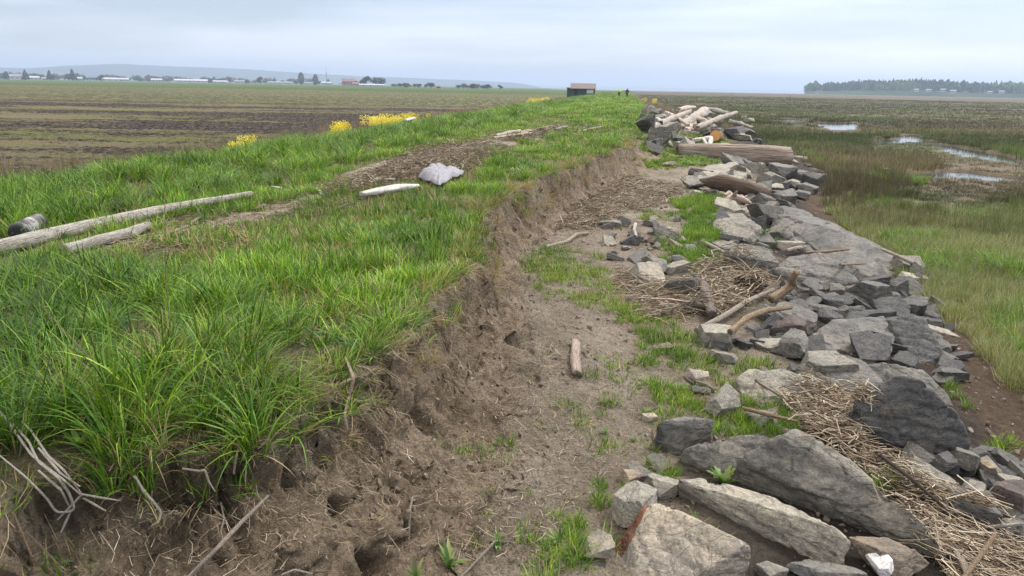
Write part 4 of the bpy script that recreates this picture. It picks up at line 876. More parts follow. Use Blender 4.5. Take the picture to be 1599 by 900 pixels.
def crumbs():
    """loose crumbs and clods of soil on the face and the flat below it"""
    C = bpy.data.collections.new('soil_crumb')
    for i in range(5):
        me = hull_mesh('soil_crumb', corner_cloud(500+i, .7, .6), .5, .5, 500+i, .06); me.materials.clear(); me.materials.append(M_BLADE); n = len(me.vertices); a = me.color_attributes.new('col', 'FLOAT_COLOR', 'POINT'); a.data.foreach_set('color', np.tile(np.array([.17, .135, .10, 1], np.float32), n)); o = bpy.data.objects.new('soil_crumb_%02d' % i, me); C.objects.link(o)
    P = points(2.3, 20, lambda r: 420*min(1, (4.5/r)**1.5), 40); s, t, d, u, R = local(P); cl = fbm(P[:, 0]*2.2, P[:, 1]*2.2, seed=401)
    m = (d > .0) & (u < .6) & (RNG.random(len(P)) < .18+.9*cl+.5*sstep(.9, .2, d)); P = P[m]; R = R[m]; out = []
    for x, y in P:
        h = LAND_BVH.ray_cast(Vector((x, y, 6)), Vector((0, 0, -1)))
        out.append((x, y, h[0].z if h[0] else 0))
    P = np.array(out); n = len(P); k = (.006+.022*RNG.random(n)**3.2)*(1+R/8); ks = np.stack([k*RNG.uniform(.8, 1.6, n), k, k*.8], 1)
    scatter_gn('soil_crumbs', C, P, RNG.uniform(-3, 3, (n, 3)), ks, np.stack([np.ones(n)]*3, 1)*RNG.uniform(.8, 1.35, (n, 1)), 5, 'loose crumbs and small clods of soil on and below the broken bank', 'soil')
crumbs()
# ------------------------------------------------------------------ driftwood
def tube(P, rad, sides=14, seed=0, rough=.12, flat=1.0, jag=.5):
    """closed limb along 3D points; returns verts, quads, grain coords"""
    P = np.array(P, float); n0 = len(P); L = np.concatenate([[0], np.cumsum(np.linalg.norm(np.diff(P, axis=0), axis=1))]); rad = np.interp(np.linspace(0, 1, 40), np.linspace(0, 1, len(rad)), rad) if len(rad) > 1 else np.full(40, rad[0])
    rm = float(np.mean(rad)); m = int(np.clip(L[-1]/(rm*.5), 10, 160)); u = np.linspace(0, L[-1], m)
    # smooth by Catmull-like interpolation
    Q = np.stack([np.interp(u, L, P[:, i]) for i in range(3)], 1)
    for _ in range(max(2, int(m/14))): Q[1:-1] = (Q[:-2]+2*Q[1:-1]+Q[2:])/4
    T = np.gradient(Q, axis=0); T /= np.linalg.norm(T, axis=1)[:, None]+1e-9
    S = np.cross(T, [0.03, 0.05, 1]); S /= np.linalg.norm(S, axis=1)[:, None]+1e-9; U = np.cross(S, T); R = np.interp(u/L[-1], np.linspace(0, 1, 40), rad)
    V = np.zeros((m+2, sides, 3)); Gc = np.zeros((m+2, sides, 3)); a = np.arange(sides)/sides*2*math.pi
    for k in range(m):
        x, y = np.cos(a), np.sin(a); nz = fbm(x*1.2+seed, y*1.2, np.full(sides, u[k]/rm*.25), seed=seed+3, octaves=3); gv = fbm(x*4+seed, y*4, np.full(sides, u[k]/rm*.07), seed=seed+8, octaves=3)
        r = R[k]*(1+rough*1.4*nz+rough*1.1*gv); V[k+1] = Q[k]+S[k]*(x*r)[:, None]+U[k]*(y*r*flat)[:, None]; Gc[k+1] = np.stack([x*2, y*2, np.full(sides, u[k]/rm*.5)], 1)
    jg = RNG.uniform(0, jag, (2, sides))*rm
    V[1] -= T[0]*jg[0][:, None]; V[m] += T[-1]*jg[1][:, None]
    V[0] = Q[0]+(V[1]-Q[0])*.12; V[m+1] = Q[-1]+(V[m]-Q[-1])*.12; Gc[0] = Gc[1]*.3; Gc[m+1] = Gc[m]*.3
    i = np.arange(m+1)[:, None]*sides; j = np.arange(sides)[None, :]; jn = (j+1) % sides; Fq = np.stack([i+j, i+jn, i+sides+jn, i+sides+j], -1).reshape(-1, 4)
    extra = []
    for c in (0, m+1):
        b = c*sides
        for j in range(1, sides-1, 2): extra.append([b, b+j, b+j+1, b+(j+2) % sides])
    Fq = np.vstack([Fq, extra]); return V.reshape(-1, 3), Fq, Gc.reshape(-1, 3)
def wood(name, limbs, c, label, cat, seed=0, rough=.12, flat=1.0, sides=14, jag=.5):
    """limbs: list of (3D points, radii in metres)"""
    V, Fq, Gs, o = [], [], [], 0
    for k, (P, r) in enumerate(limbs):
        v, f, g = tube(P, r, sides, seed+k*7, rough, flat, jag); V.append(v); Fq.append(f+o); Gs.append(g); o += len(v)
    V = np.vstack(V); C = V.mean(0); C[2] = V[:, 2].min(); me = mesh_np(name, V-C, np.vstack(Fq), M_WOOD, attrs={'gr': np.vstack(Gs)}); ob = link(name, me); ob.location = C; ob.color = (*c, 1)
    tag(ob, label, cat); return ob
def lay(px, lift=.0, rock=True, dd=None):
    """a run of measured points carried by whatever lies under its two ends"""
    o_ = np.array([0, 0, HC]); D_ = [np.linalg.norm(np.array(hit(q[0], q[1])[0] if rock else G(q[0], q[1]))-o_) for q in px]
    L = np.concatenate([[0], np.cumsum([math.hypot(b[0]-a[0], b[1]-a[1]) for a, b in zip(px[:-1], px[1:])])]); L /= L[-1]; d1 = D_[0]*dd if dd else D_[-1]; out = []
    for q, u, h in zip(px, L, D_):
        k = min(D_[0]*(1-u)+d1*u, h); d = ray(q[0], q[1]); ex = (q[2]+.03 if len(q) > 2 else 0); out.append(o_+d*(k-(lift+ex)/max(.2, -d[2])))
    return out
def pxr(p, w):  # radius in metres of something w measured pixels thick at point p
    return w*project(p)[0, 2]/F/2
GREY, PALE, TAN, BROWN, DARK, WHITE = (.36, .345, .315), (.50, .45, .38), (.44, .33, .22), (.26, .19, .135), (.13, .10, .08), (.66, .63, .58)
def stick(name, px, w, c, label, seed=1, rock=True, rough=.12, taper=.75, dd=None, **kw):
    P = lay(px, 0, rock, dd); r0 = pxr(P[0], w); P = [p+np.array([0, 0, r0*(1.2 if 'pole' in name else .75)]) for p in P]
    return wood(name, [(P, [r0, r0*1.02, r0*taper])], c, label, 'driftwood', seed, rough, **kw)
stick('driftwood_pole', [(-60, 413), (0, 400), (150, 362), (280, 333), (392, 312)], 24, (.58, .56, .51), 'long grey weathered pole lying across the left of the dike top', 2, False, .06, .6)
stick('driftwood_pole', [(104, 402), (150, 388), (205, 374), (232, 362)], 19, (.56, .54, .49), 'short grey pole half buried in grass in front of the long one', 3, False, .08, .8)
stick('log_piece', [(899, 542), (897, 565), (901, 590)], 15, (.60, .50, .43), 'short pale lichen-speckled stick standing out on the mud', 5, False, .14, 1.0)
stick('driftwood_stick', [(1097, 449, .04), (1104, 470, .05), (1112, 497, .03)], 14, (.25, .215, .19), 'stout grey-brown stick beside the thick reed pile', 6, True, .14, .9)
stick('driftwood_stick', [(1088, 519, .02), (1130, 497, .05), (1165, 474, .06), (1207, 455, .04)], 9, PALE, 'long straight bleached stick crossing the rubble', 7, True, .12, .8)
stick('driftwood_stick', [(1140, 522, .02), (1165, 500, .04), (1195, 488, .05), (1234, 483, .04)], 10, TAN, 'curved tan branch below the long bleached stick', 8, True, .1, .8)
stick('driftwood_stick', [(1204, 472, .04), (1225, 459, .06), (1238, 449, .08), (1236, 440, .12), (1243, 430, .15)], 13, TAN, 'thick tan branch with an upturned end', 9, True, .12, .7, 1.05)
stick('driftwood_stick', [(1378, 392, .02), (1400, 401, .03), (1420, 411, .02), (1450, 417, .01)], 5, PALE, 'thin curved stick resting over the right end of the sloping slab', 10)
stick('driftwood_stick', [(852, 388), (885, 380), (900, 368), (918, 366)], 6, PALE, 'pale crooked stick at the foot of the bank by the low grass', 11, False)
stick('driftwood_stick', [(294, 905, .05), (340, 858, .06), (380, 815, .06), (419, 777, .04)], 7, (.60, .52, .45), 'slender pale stick lying on the bare bank at the bottom left', 12, False, .05, .6)
stick('board_piece', [(1018, 470, .03), (1045, 471, .03), (1075, 475, .03)], 9, (.60, .47, .40), 'pale pinkish split board on the brown reed mat', 13, True, .08, .5, flat=.4)
stick('driftwood_stick', [(992, 352), (990, 362), (994, 372)], 5, WHITE, 'small white crooked stick among the flat stones', 14)
stick('driftwood_stick', [(1098, 380), (1115, 388), (1132, 397)], 5, PALE, 'thin pale stick leaning in the bright grass strip', 15)
stick('driftwood_stick', [(1368, 708, .03), (1420, 748, .05), (1482, 802, .03)], 6, DARK, 'dark purple-brown stick lying along the reed strip', 16, True, .1, .6)
stick('driftwood_stick', [(1500, 912, .06), (1525, 878, .08), (1553, 838, .08)], 8, TAN, 'stout straight golden stick near the bottom right corner', 17, True, .05, .9)
stick('board_piece', [(1494, 866, .05), (1505, 885, .05), (1514, 910, .05)], 11, (.5, .42, .33), 'flat split stick left of the golden one', 18, True, .06, .9, flat=.4)
stick('driftwood_stick', [(1545, 826, .03), (1570, 823, .05), (1592, 820, .05)], 6, WHITE, 'short white stick in front of the reddish boulder', 19)
stick('driftwood_stick', [(1228, 394, .02), (1242, 390, .02), (1258, 388, .02)], 6, PALE, 'stubby pale stick at the left of the dark smooth boulder', 20)
stick('driftwood_stick', [(1258, 396, .02), (1290, 395, .02), (1326, 391, .02)], 4, TAN, 'thin reddish stick lying along the top of the dark smooth boulder', 21)
stick('driftwood_stick', [(1312, 415, .02), (1350, 413, .02)], 4, TAN, 'short thin twig on the pale slab right of the smooth boulder', 22)
stick('driftwood_stick', [(1160, 640, .02), (1200, 650, .03), (1244, 660, .04)], 6, TAN, 'tan stem poking left out of the reed heap', 23)
stick('driftwood_stick', [(1165, 575, .01), (1185, 600, .01), (1222, 622, .03)], 3, BROWN, 'thin brown twig lying over the pale streaked slab', 24)
stick('board_piece', [(1374, 266, .02), (1385, 268, .02), (1396, 269, .02)], 8, (.72, .70, .55), 'cream-coloured board lying in the marsh grass', 25, False, .05, 1, flat=.5)
stick('driftwood_stick', [(1222, 247), (1232, 250), (1246, 257)], 5, PALE, 'pale branch sticking out right of the big log', 26, False)
stick('driftwood_stick', [(490, 287), (520, 288), (556, 290)], 4, TAN, 'thin brown branch on the grass left of the white roll', 27, False)
stick('driftwood_stick', [(770, 218), (800, 214), (832, 210)], 5, PALE, 'pale broken branch on top of the reed drift', 28, False)
stick('driftwood_stick', [(812, 190), (822, 194), (832, 199)], 3, BROWN, 'thin dark branch in the grass beyond the reed drift', 29, False)
stick('driftwood_stick', [(1008, 645-0), (1020, 640), (1030, 636)], 2, BROWN, 'tiny brown twig on the mud above the dark block', 30, False)
stick('driftwood_stick', [(718, 905), (770, 850), (772, 846), (796, 848)], 4, PALE, 'bent reed stem lying on the mud near the bottom centre', 31, False, .05)
stick('driftwood_stick', [(638, 845, .03), (640, 800, .06), (644, 778, .05), (655, 776, .02)], 4, PALE, 'hooked pale stem rising from the burrow', 32, False, .05)
for k_, (a, b, w, cc, lab) in enumerate([((640, 262), (676, 250), 4, PALE, 'pale stick at the left slope of the reed mound'), ((775, 216), (812, 207), 7, PALE, 'pale flat plank piece beyond the reed mound'), ((495, 298), (505, 309), 6, WHITE, 'short white chip standing in the track litter'), ((395, 330), (415, 322), 5, PALE, 'short pale stick just past the end of the long pole'), ((250, 372), (300, 352), 4, WHITE, 'thin white stick lying in the litter behind the short pole'), ((300, 350), (318, 340), 5, PALE, 'broken pale twig near the middle of the long pole'), ((520, 330), (552, 318), 4, PALE, 'thin pale stalk in the turf right of the track'), ((700, 300), (712, 292), 4, TAN, 'small tan stick right below the pale sheet'), ((905, 208), (940, 200), 4, PALE, 'pale branch on the far part of the dike top'), ((868, 205), (885, 200), 5, GREY, 'grey stub at the far end of the reed mound')]):
    stick('driftwood_stick', [a, ((a[0]+b[0])/2, (a[1]+b[1])/2-1), b], w, cc, lab, 400+k_, False, .12, .8)
# wood chunks
for (px, py, sz, c, sd, lab) in [(1342, 674, (.11, .07, .15), (.62, .56, .5), 33, 'whitish weathered wood chunk at the left foot of the dark speckled boulder'), (1518, 854, (.12, .06, .07), (.5, .42, .31), 34, 'pale block of wood sunk in the reeds near the bottom right')]:
    h, _ = hit(px, py); o = link('wood_chunk', hull_mesh('wood_chunk', corner_cloud(sd, 1, .6)*np.array(sz), .008, .9, sd, .03)); o.location = h+np.array([0, 0, .02]); o.rotation_euler = (.2, .3, sd); o.color = (*c, 1); tag(o, lab, 'driftwood')
# far pile of drift logs
def far_logs():
    def at(px, py, z): return at_z(px, py, z)
    zb = .62
    # big log
    A, B = at(1058, 236, .72), at(1228, 247, .52)
    r = pxr((A+B)/2, 35); o = wood('big_log', [([A+np.array([0, 0, 0]), (A+B)/2, B], [r*.62, r*.95, r*1.05, r*1.05])], (.275, .232, .19), 'big cracked brown log with a sawn end lying on the riprap', 'log', 41, .13, sides=30, jag=.25)
    # bleached root log
    P = [at(1008, 214, .95), at(1035, 208, 1.02), at(1060, 197, 1.15), at(1085, 184, 1.35), at(1098, 176, 1.45)]; r = pxr(P[1], 18)
    br = [([at(1085, 186, 1.3), at(1100, 190, 1.2), at(1118, 200, .95)], [r*.8, r*.6, r*.4]), ([at(1090, 180, 1.4), at(1100, 172, 1.5), at(1112, 178, 1.4)], [r*.7, r*.6, r*.3]),
          ([at(1078, 190, 1.25), at(1070, 180, 1.45), at(1062, 176, 1.5)], [r*.6, r*.4, r*.2]), ([at(1045, 206, 1.0), at(1066, 207, .95), at(1090, 209, .9)], [r*.9, r*.6, r*.3])]
    wood('root_log', [(P, [r*.85, r*.9, r*1.0, r*1.5])]+br, (.40, .37, .33), 'bleached root log with spreading roots leaning up over the far rock pile', 'log', 43, .2, sides=20)
    P = [at(1080, 220, .9), at(1098, 218, .95), at(1110, 216, 1.0), at(1108, 226, .8), at(1118, 231, .7)]; r = pxr(P[1], 7)
    wood('driftwood_branch', [(P, [r, r*1.1, r]), ([P[1], at(1104, 226, .85)], [r*.8, r*.5])], WHITE, 'white forked branch above the big brown log', 'driftwood', 47, .2)
    P = [at(1058, 196, 1.3), at(1072, 186, 1.5), at(1090, 178, 1.6)]
    # cut log end, orange
    c = at(1117, 212, 1.0); r = pxr(c, 17); d = ray(1117, 212); back = np.array([d[0]*.8+.2, d[1], -.1]); back /= np.linalg.norm(back)
    o = wood('sawn_log', [([c, c+back*.9], [r, r])], (.30, .2, .13), 'short log with a bright orange sawn end in the far pile', 'log', 51, .07, sides=24, jag=.02)
    m = plain('sawn_wood', (.62, .33, .12), .7, .3, 22, .2, .01)
    a = np.arange(24)/24*2*math.pi; s = np.cross(back, [0, 0, 1]); s /= np.linalg.norm(s); u = np.cross(s, back)
    V = [c-back*.02-np.array(o.location)]+[c-back*.012+(s*math.cos(t)+u*math.sin(t))*r*.96-np.array(o.location) for t in a]
    me = bpy.data.meshes.new('sawn_end'); me.from_pydata([tuple(v) for v in V], [], [(0, 1+i, 1+(i+1) % 24) for i in range(24)]); me.materials.append(m); e = link('sawn_end', me, o); e['label'] = 'bright orange sawn end of the log'
    c1, c2 = at(1082, 189, 1.2), at(1083, 205, .9); r = pxr(c1, 12)
    wood('plank', [([c1, c2], [r, r])], (.36, .25, .18), 'upright brown broken plank beside the bleached root log', 'plank', 53, .06, .35)
    P = [at(1056, 232, .6), at(1066, 219, .85), at(1082, 222, .85)]; r = pxr(P[1], 16)
    wood('stump', [(P, [r*.8, r, r*.7])], (.17, .11, .075), 'dark red-brown rotten stump under the bleached root log', 'stump', 55, .2)
    P = [at(1098, 284, .6), at(1130, 286, .66), at(1165, 294, .55), at(1200, 303, .4)]; r = pxr(P[1], 25)
    wood('rotten_log', [(P, [r*.5, r, r*.9, r*.45])], (.13, .095, .07), 'dark rotted log lying over the rocks below the pale broad slab', 'log', 57, .22, sides=22)
    P = [at(1130, 314, .55), at(1145, 308, .62), at(1160, 312, .58), at(1172, 318, .5)]; r = pxr(P[1], 11)
    wood('root_wad', [(P, [r*.6, r*1.2, r, r*.4]), ([P[1], at(1150, 299, .78)], [r*.8, r*.25]), ([P[1], at(1138, 301, .7), at(1132, 305, .68)], [r*.6, r*.3]), ([P[2], at(1166, 306, .66)], [r*.6, r*.2]), ([P[0], at(1132, 320, .45)], [r*.5, r*.3])], (.6, .5, .42), 'white gnarled root lying in front of the dark rotted log', 'root', 59, .3)
    for i, (a, b, w, cc, lab) in enumerate([((1012, 203, 1.25), (1078, 174, 1.75), 9, (.42, .39, .35), 'long slim bleached log rising behind the root log'), ((1088, 200, 1.35), (1150, 176, 1.6), 8, (.38, .35, .31), 'weathered log slanting up to the right in the far pile'), ((1040, 176, 1.65), (1075, 196, 1.3), 6, PALE, 'thin bleached limb crossing the slim log'), ((1020, 190, 1.2), (1050, 180, 1.4), 9, GREY, 'grey log at the back left of the far pile'), ((1100, 170, 1.3), (1140, 178, 1.2), 7, GREY, 'grey log crowning the far pile'),
                                            ((1060, 172, 1.4), (1085, 168, 1.4), 7, PALE, 'bleached stick on top of the far pile'), ((1020, 186, 1.35), (1036, 191, 1.3), 6, WHITE, 'white stick by the back rocks of the far pile'),
                                            ((1140, 190, 1.0), (1176, 200, .8), 6, GREY, 'grey log on the marsh side of the far pile'), ((1072, 205, 1.0), (1080, 196, 1.1), 9, PALE, 'pale stub beside the upright plank')]):
        P = [at(*a), (at(*a)+at(*b))/2+np.array([0, 0, .04]), at(*b)]; r = pxr(P[1], w); wood('drift_log', [(P, [r, r*1.1, r*.7])], cc, lab, 'log', 61+i, .2)
far_logs()
# dead white branches at the lower left, and bent roots on the bank
def twigs(name, lines, w, c, label, seed, cat='branch', lift=.03):
    limbs = []
    for ln in lines:
        P = lay([(a, b) for a, b in ln], lift, False); r = pxr(P[0], w); limbs.append((P, [r*.8, r, r*.5]))
    return wood(name, limbs, c, label, cat, seed, .12, sides=8)
twigs('dead_branch', [[(-30, 610), (10, 655), (50, 712), (100, 750), (128, 775)], [(20, 662), (45, 690), (60, 722), (90, 745), (108, 770), (118, 798), (88, 802), (75, 780), (40, 745), (0, 712)], [(48, 672), (75, 712), (100, 735), (128, 772)], [(60, 735), (95, 765), (110, 795)], [(128, 772), (160, 778), (188, 782)], [(110, 800), (95, 832)], [(130, 778), (165, 798)], [(60, 700), (95, 740), (125, 760)], [(125, 775), (90, 812)], [(15, 640), (48, 672)]], 4, (.74, .70, .63), 'bone-white dead branches sprawling over the bottom left bank', 71, lift=.09)
twigs('root', [[(210, 744), (225, 768), (240, 785), (252, 800), (248, 815), (236, 822)]], 5, (.66, .62, .55), 'white bent root standing out right of the dead branches', 73, lift=.07)
twigs('root', [[(285, 732), (312, 736), (320, 734), (326, 752), (336, 768)]], 4, (.6, .55, .48), 'thin white hooked root under the grass edge', 74, lift=.07)
twigs('root', [[(365, 740), (368, 718), (374, 690)]], 4, (.6, .52, .4), 'pale dry stem standing at the grass edge', 75, lift=.05)
twigs('root', [[(540, 560), (552, 590), (545, 620), (538, 648), (543, 672)], [(545, 622), (560, 628), (575, 625)], [(552, 592), (530, 600)]], 6, (.62, .52, .38), 'forked pale root dangling down the bank face', 76, lift=.06)
twigs('root', [[(345, 785), (350, 810), (345, 830), (348, 842)], [(330, 782), (345, 790)]], 3, (.6, .52, .42), 'small knotted root on the bank above the slender stick', 77)
twigs('root', [[(440, 898), (460, 890), (488, 896)]], 4, (.7, .66, .6), 'small white root at the bottom edge', 78)
twigs('root', [[(20, 800), (50, 870), (85, 850)], [(40, 830), (70, 860), (95, 885)]], 4, (.5, .38, .26), 'tan wiry roots in the lower left corner', 79)
twigs('root', [[(575, 615), (590, 640), (600, 660)], [(600, 575), (620, 590), (628, 615)]], 3, (.5, .42, .3), 'brown rootlets dangling under the grass fringe', 80)


def hanging():
    """torn roots and dead stems hanging from the lip of the bank"""
    P, D_, L = [], [], []; E = EDGE[2:24]
    for _ in range(2300):
        k = rnd.randrange(len(E)-1); u = rnd.random(); (ax, ay), (bx, by) = E[k], E[k+1]; ln = math.hypot(bx-ax, by-ay)
        if rnd.random() > min(1, ln/1.2)+.15: continue
        nx, ny = (by-ay)/ln, -(bx-ax)/ln; off = rnd.uniform(-.05, .22)+.16*float(fbm(np.array([(ax)*2.0]), np.array([ay*2.0]), seed=3)[0]); x, y = ax+(bx-ax)*u+nx*off, ay+(by-ay)*u+ny*off
        z, _n = surf(x, y); l = rnd.uniform(.03, .15)*(.7+.09*math.hypot(x, y)); d = np.array([nx+rnd.gauss(0, .7), ny+rnd.gauss(0, .7), -rnd.uniform(.1, 1.6)]); d /= np.linalg.norm(d)
        P.append(np.array([x, y, z+.03])+d*l*.4); D_.append(d); L.append(l)
    n = len(P); P = np.array(P); D_ = np.array(D_); L = np.array(L); v, f, c = straws(P, L, D_, RNG.uniform(.0014, .0038, n)*(.6+.07*np.hypot(P[:, 0], P[:, 1])), WRC(RNG, n)*.95, .2)
    tag(link('hanging_roots', mesh_np('hanging_roots', v, f, M_DRY, c, smooth=False)), 'torn roots and dead stems hanging from the lip of the broken bank', 'roots', kind='stuff')
hanging()
# tall dry stalks standing singly in the grass
for (px, py, hh, ln, lab) in [(270, 560, .95, .05, 'tall thin dry stalk rising alone from the grass left of centre'), (128, 330, .8, .1, 'dry seed stalk standing before the ploughed field'), (185, 640, .5, -.3, 'leaning dry stem in the lower left tussock'), (480, 540, .45, .3, 'short dry stem in the turf near the bank'), (560, 440, .4, .25, 'straw stem leaning in the middle turf'), (40, 560, .55, .2, 'straw-coloured stem at the left edge of the tussocks')]:
    g = G(px, py); o_ = wood('dry_stalk', [([g, g+np.array([ln*.3, 0, hh*.5]), g+np.array([ln, .03, hh])], [.004, .003, .002])], (.5, .42, .26), lab, 'stalk', px, .05, sides=5)

# ------------------------------------------------------------------ things washed up on the dike top
def sheet():
    m = plain('pale_cloth', (.23, .23, .25), .6, .18, 7, .3, .02)
    rim = [(650, 279), (655, 268), (668, 261), (684, 259), (700, 262), (716, 264), (729, 269), (722, 275), (708, 279), (698, 288), (686, 296), (674, 289), (662, 283)]
    c = at_z(684, 274, TOP+.14); W_ = np.array([at_z(687+(a-687)*.92, 277+(b-277)*.88, TOP+.06) for a, b in rim]); n = 96; a = np.linspace(0, len(rim), n, False); Rm = np.stack([np.interp(a, np.arange(len(rim)+1), np.append(W_[:, k], W_[0, k])) for k in range(3)], 1); nr_ = 30
    V = np.zeros((nr_, n, 3)); ang = np.linspace(0, 6.283, n, False)
    for i in range(nr_):
        u = i/(nr_-1); P = c*(1-u)+Rm*u; x, y = P[:, 0], P[:, 1]
        fold = (.035+.04*u)*np.abs(np.sin(ang*4.5+2.0*fbm(x*3, y*3, seed=8)))*(u**.6)*(1-u**5)+.02*fbm(x*5, y*5, seed=9)+.018*u*np.abs(np.sin(9*(x*1.2+y)+2*fbm(x*2, y*2, seed=10)))
        zc = .09*(1-u**2.2)+.10*np.exp(-((x-c[0]+.22)/.16)**2)*(1-u)
        V[i] = np.stack([x+.02*fbm(x*8, y*8, seed=1)*u, y+.02*fbm(x*8, y*8, seed=2)*u, land(x, y, False)+.07+zc+fold], 1)
    V = V.reshape(-1, 3); C = V.mean(0); i = np.arange(nr_-1)[:, None]*n; j = np.arange(n)[None, :]; jn = (j+1) % n; Fq = np.stack([i+j, i+n+j, i+n+jn, i+jn], -1).reshape(-1, 4)
    o = link('cloth_sheet', mesh_np('cloth_sheet', V-C, Fq, m)); o.location = C; o.modifiers.new('thickness', 'SOLIDIFY').thickness = .006
    tag(o, 'crumpled pale grey sheet draped over the reed drift on the dike top', 'sheet')
sheet()
m_white = plain('white_plastic', (.40, .39, .36), .6, .3, 12, .3, .01)
def blob_roll(px, w, label, seed, nm='white_roll', cat='roll', mat=None, lift=.03):
    P = [p+np.array([0, 0, pxr(p, w)*.6+lift]) for p in (G(*q) for q in px)]; r = pxr(P[0], w); v, f, g = tube(P, [r*.7, r, r*1.05, r*.6], 18, seed, .16, .7, .3)
    C = v.mean(0); o = link(nm, mesh_np(nm, v-C, f, mat or m_white)); o.location = C; tag(o, label, cat); return o
blob_roll([(565, 312), (600, 306), (630, 301), (652, 299)], 17, 'long white rolled bundle lying in the grass below the sheet', 5)
blob_roll([(578, 290), (592, 285), (616, 286)], 9, 'small scrap of white fabric left of the pale sheet', 6, 'fabric_scrap', 'scrap')
blob_roll([(633, 201), (640, 199), (648, 197)], 7, 'white scrap caught in tall grass near the yellow flowers', 7, 'plastic_scrap', 'scrap', lift=.25)
blob_roll([(424, 303-6), (440, 299)], 6, 'grey flat scrap in the litter left of the white roll', 8, 'scrap', 'scrap', plain('grey_scrap', (.3, .28, .27)))
def fender():
    P = [at_z(27, 364, TOP+.14), at_z(62, 347, TOP+.15)]; r = pxr(P[0], 30)*1.0; ax = P[1]-P[0]; L = np.linalg.norm(ax); 
    root = empty('cylinder_float', P[0]-np.array([0, 0, r])); tag(root, 'black and white ribbed cylinder lying in tall grass at the left edge', 'float')
    n = 40; V = []; Gg = []; S = np.cross(ax/L, [0, 0, 1]); S /= np.linalg.norm(S); U = np.cross(S, ax/L); base = np.array(root.location)
    prof = [(0, 0.02), (0, .5), (.0, .8), (.02, .93), (.06, 1)]+[(u, 1-.16*(i % 2)) for i, u in enumerate(np.linspace(.12, .94, 15))]+[(.98, .9), (1, .5), (1, .02)]
    def rev(pr, nm, m):
        V = [P[0]+ax*u+(S*math.cos(a)+U*math.sin(a))*r*k-base for u, k in pr for a in np.arange(n)/n*6.2832]; i = np.arange(len(pr)-1)[:, None]*n; j = np.arange(n)[None, :]; jn = (j+1) % n
        o = link(nm, mesh_np(nm, V, np.stack([i+j, i+n+j, i+n+jn, i+jn], -1).reshape(-1, 4), m), root); return o
    mw, t, p, _ = new_mat('flaked_paint'); set_p(p, .6, .4); tc = nd(t, 'ShaderNodeTexCoord'); t.links.new(ramp(t, noise(t, tc.outputs['Object'], 6, 7, .7), [(.45, (.03, .03, .032)), (.55, (.16, .16, .155)), (.68, (.36, .36, .35))]), p.inputs['Base Color'])
    mb, t, p, _ = new_mat('black_paint'); set_p(p, .45, .4); tc = nd(t, 'ShaderNodeTexCoord'); t.links.new(ramp(t, noise(t, tc.outputs['Object'], 9, 5, .6), [(.55, (.022, .022, .024)), (.64, (.5, .5, .48))], 'EASE'), p.inputs['Base Color'])
    rev(prof[4:], 'body', mw); rev(prof[:5], 'end_cap', mb)
fender()
# white pebble at the bottom edge
me = hull_mesh('pebble', corner_cloud(901, .7, .56)*np.array([.1, .14, .12]), .006, .04, 5, .2); o = link('pebble', me); h, _ = hit(1375, 893); o.location = h+np.array([0, 0, .045]); o.color = (.75, .72, .7, 1); tag(o, 'smooth white pebble on the brown-tinged rock at the bottom edge', 'pebble')

# ------------------------------------------------------------------ leafy plants
def leaf_mesh(n, lmin, lmax, wid, up, seed, colf, lobed=0):
    r = np.random.default_rng(seed); V, Fq, C = [], [], []; o = 0; cols_ = colf(r, n)
    for k in range(n):
        az = k*2.4+r.normal(0, .3); L = r.uniform(lmin, lmax); th = up+r.normal(0, .15); cu = r.uniform(.3, .9); x = y = z = 0.; segs = 8
        for i in range(segs+1):
            u = i/segs; w = wid*L*math.sin(math.pi*min(1, u**.8*.97+.03))**.8*(1+lobed*(.45 if i % 2 else -.3)); w = max(w, .03*L) if i < segs else .002
            t = th+cu*u; dx, dy = math.cos(az+math.pi/2), math.sin(az+math.pi/2)
            V += [(x-dx*w/2, y-dy*w/2, z+w*.18), (x, y, z), (x+dx*w/2, y+dy*w/2, z+w*.18)]; s = L/segs; x += math.sin(t)*math.cos(az)*s; y += math.sin(t)*math.sin(az)*s; z += math.cos(t)*s
            C += [cols_[k]]*3
            if i < segs: b = o+i*3; Fq += [(b, b+1, b+4, b+3), (b+1, b+2, b+5, b+4)]
        o += (segs+1)*3
    return np.array(V), np.array(Fq), np.array(C)
LEAFC = cmix((.08, .17, .03), (.14, .26, .05), (.06, .12, .03), (.17, .22, .06))
PL = [mesh_np('leafy_weed', *leaf_mesh(9, .08, .16, .26, .7, 5, LEAFC)[:2], M_LEAF, leaf_mesh(9, .08, .16, .26, .7, 5, LEAFC)[2]),
      mesh_np('leafy_weed', *leaf_mesh(13, .10, .20, .30, .6, 6, LEAFC, .9)[:2], M_LEAF, leaf_mesh(13, .10, .20, .30, .6, 6, LEAFC, .9)[2]),
      mesh_np('leafy_weed', *leaf_mesh(11, .10, .19, .16, .45, 7, LEAFC)[:2], M_LEAF, leaf_mesh(11, .10, .19, .16, .45, 7, LEAFC)[2])]
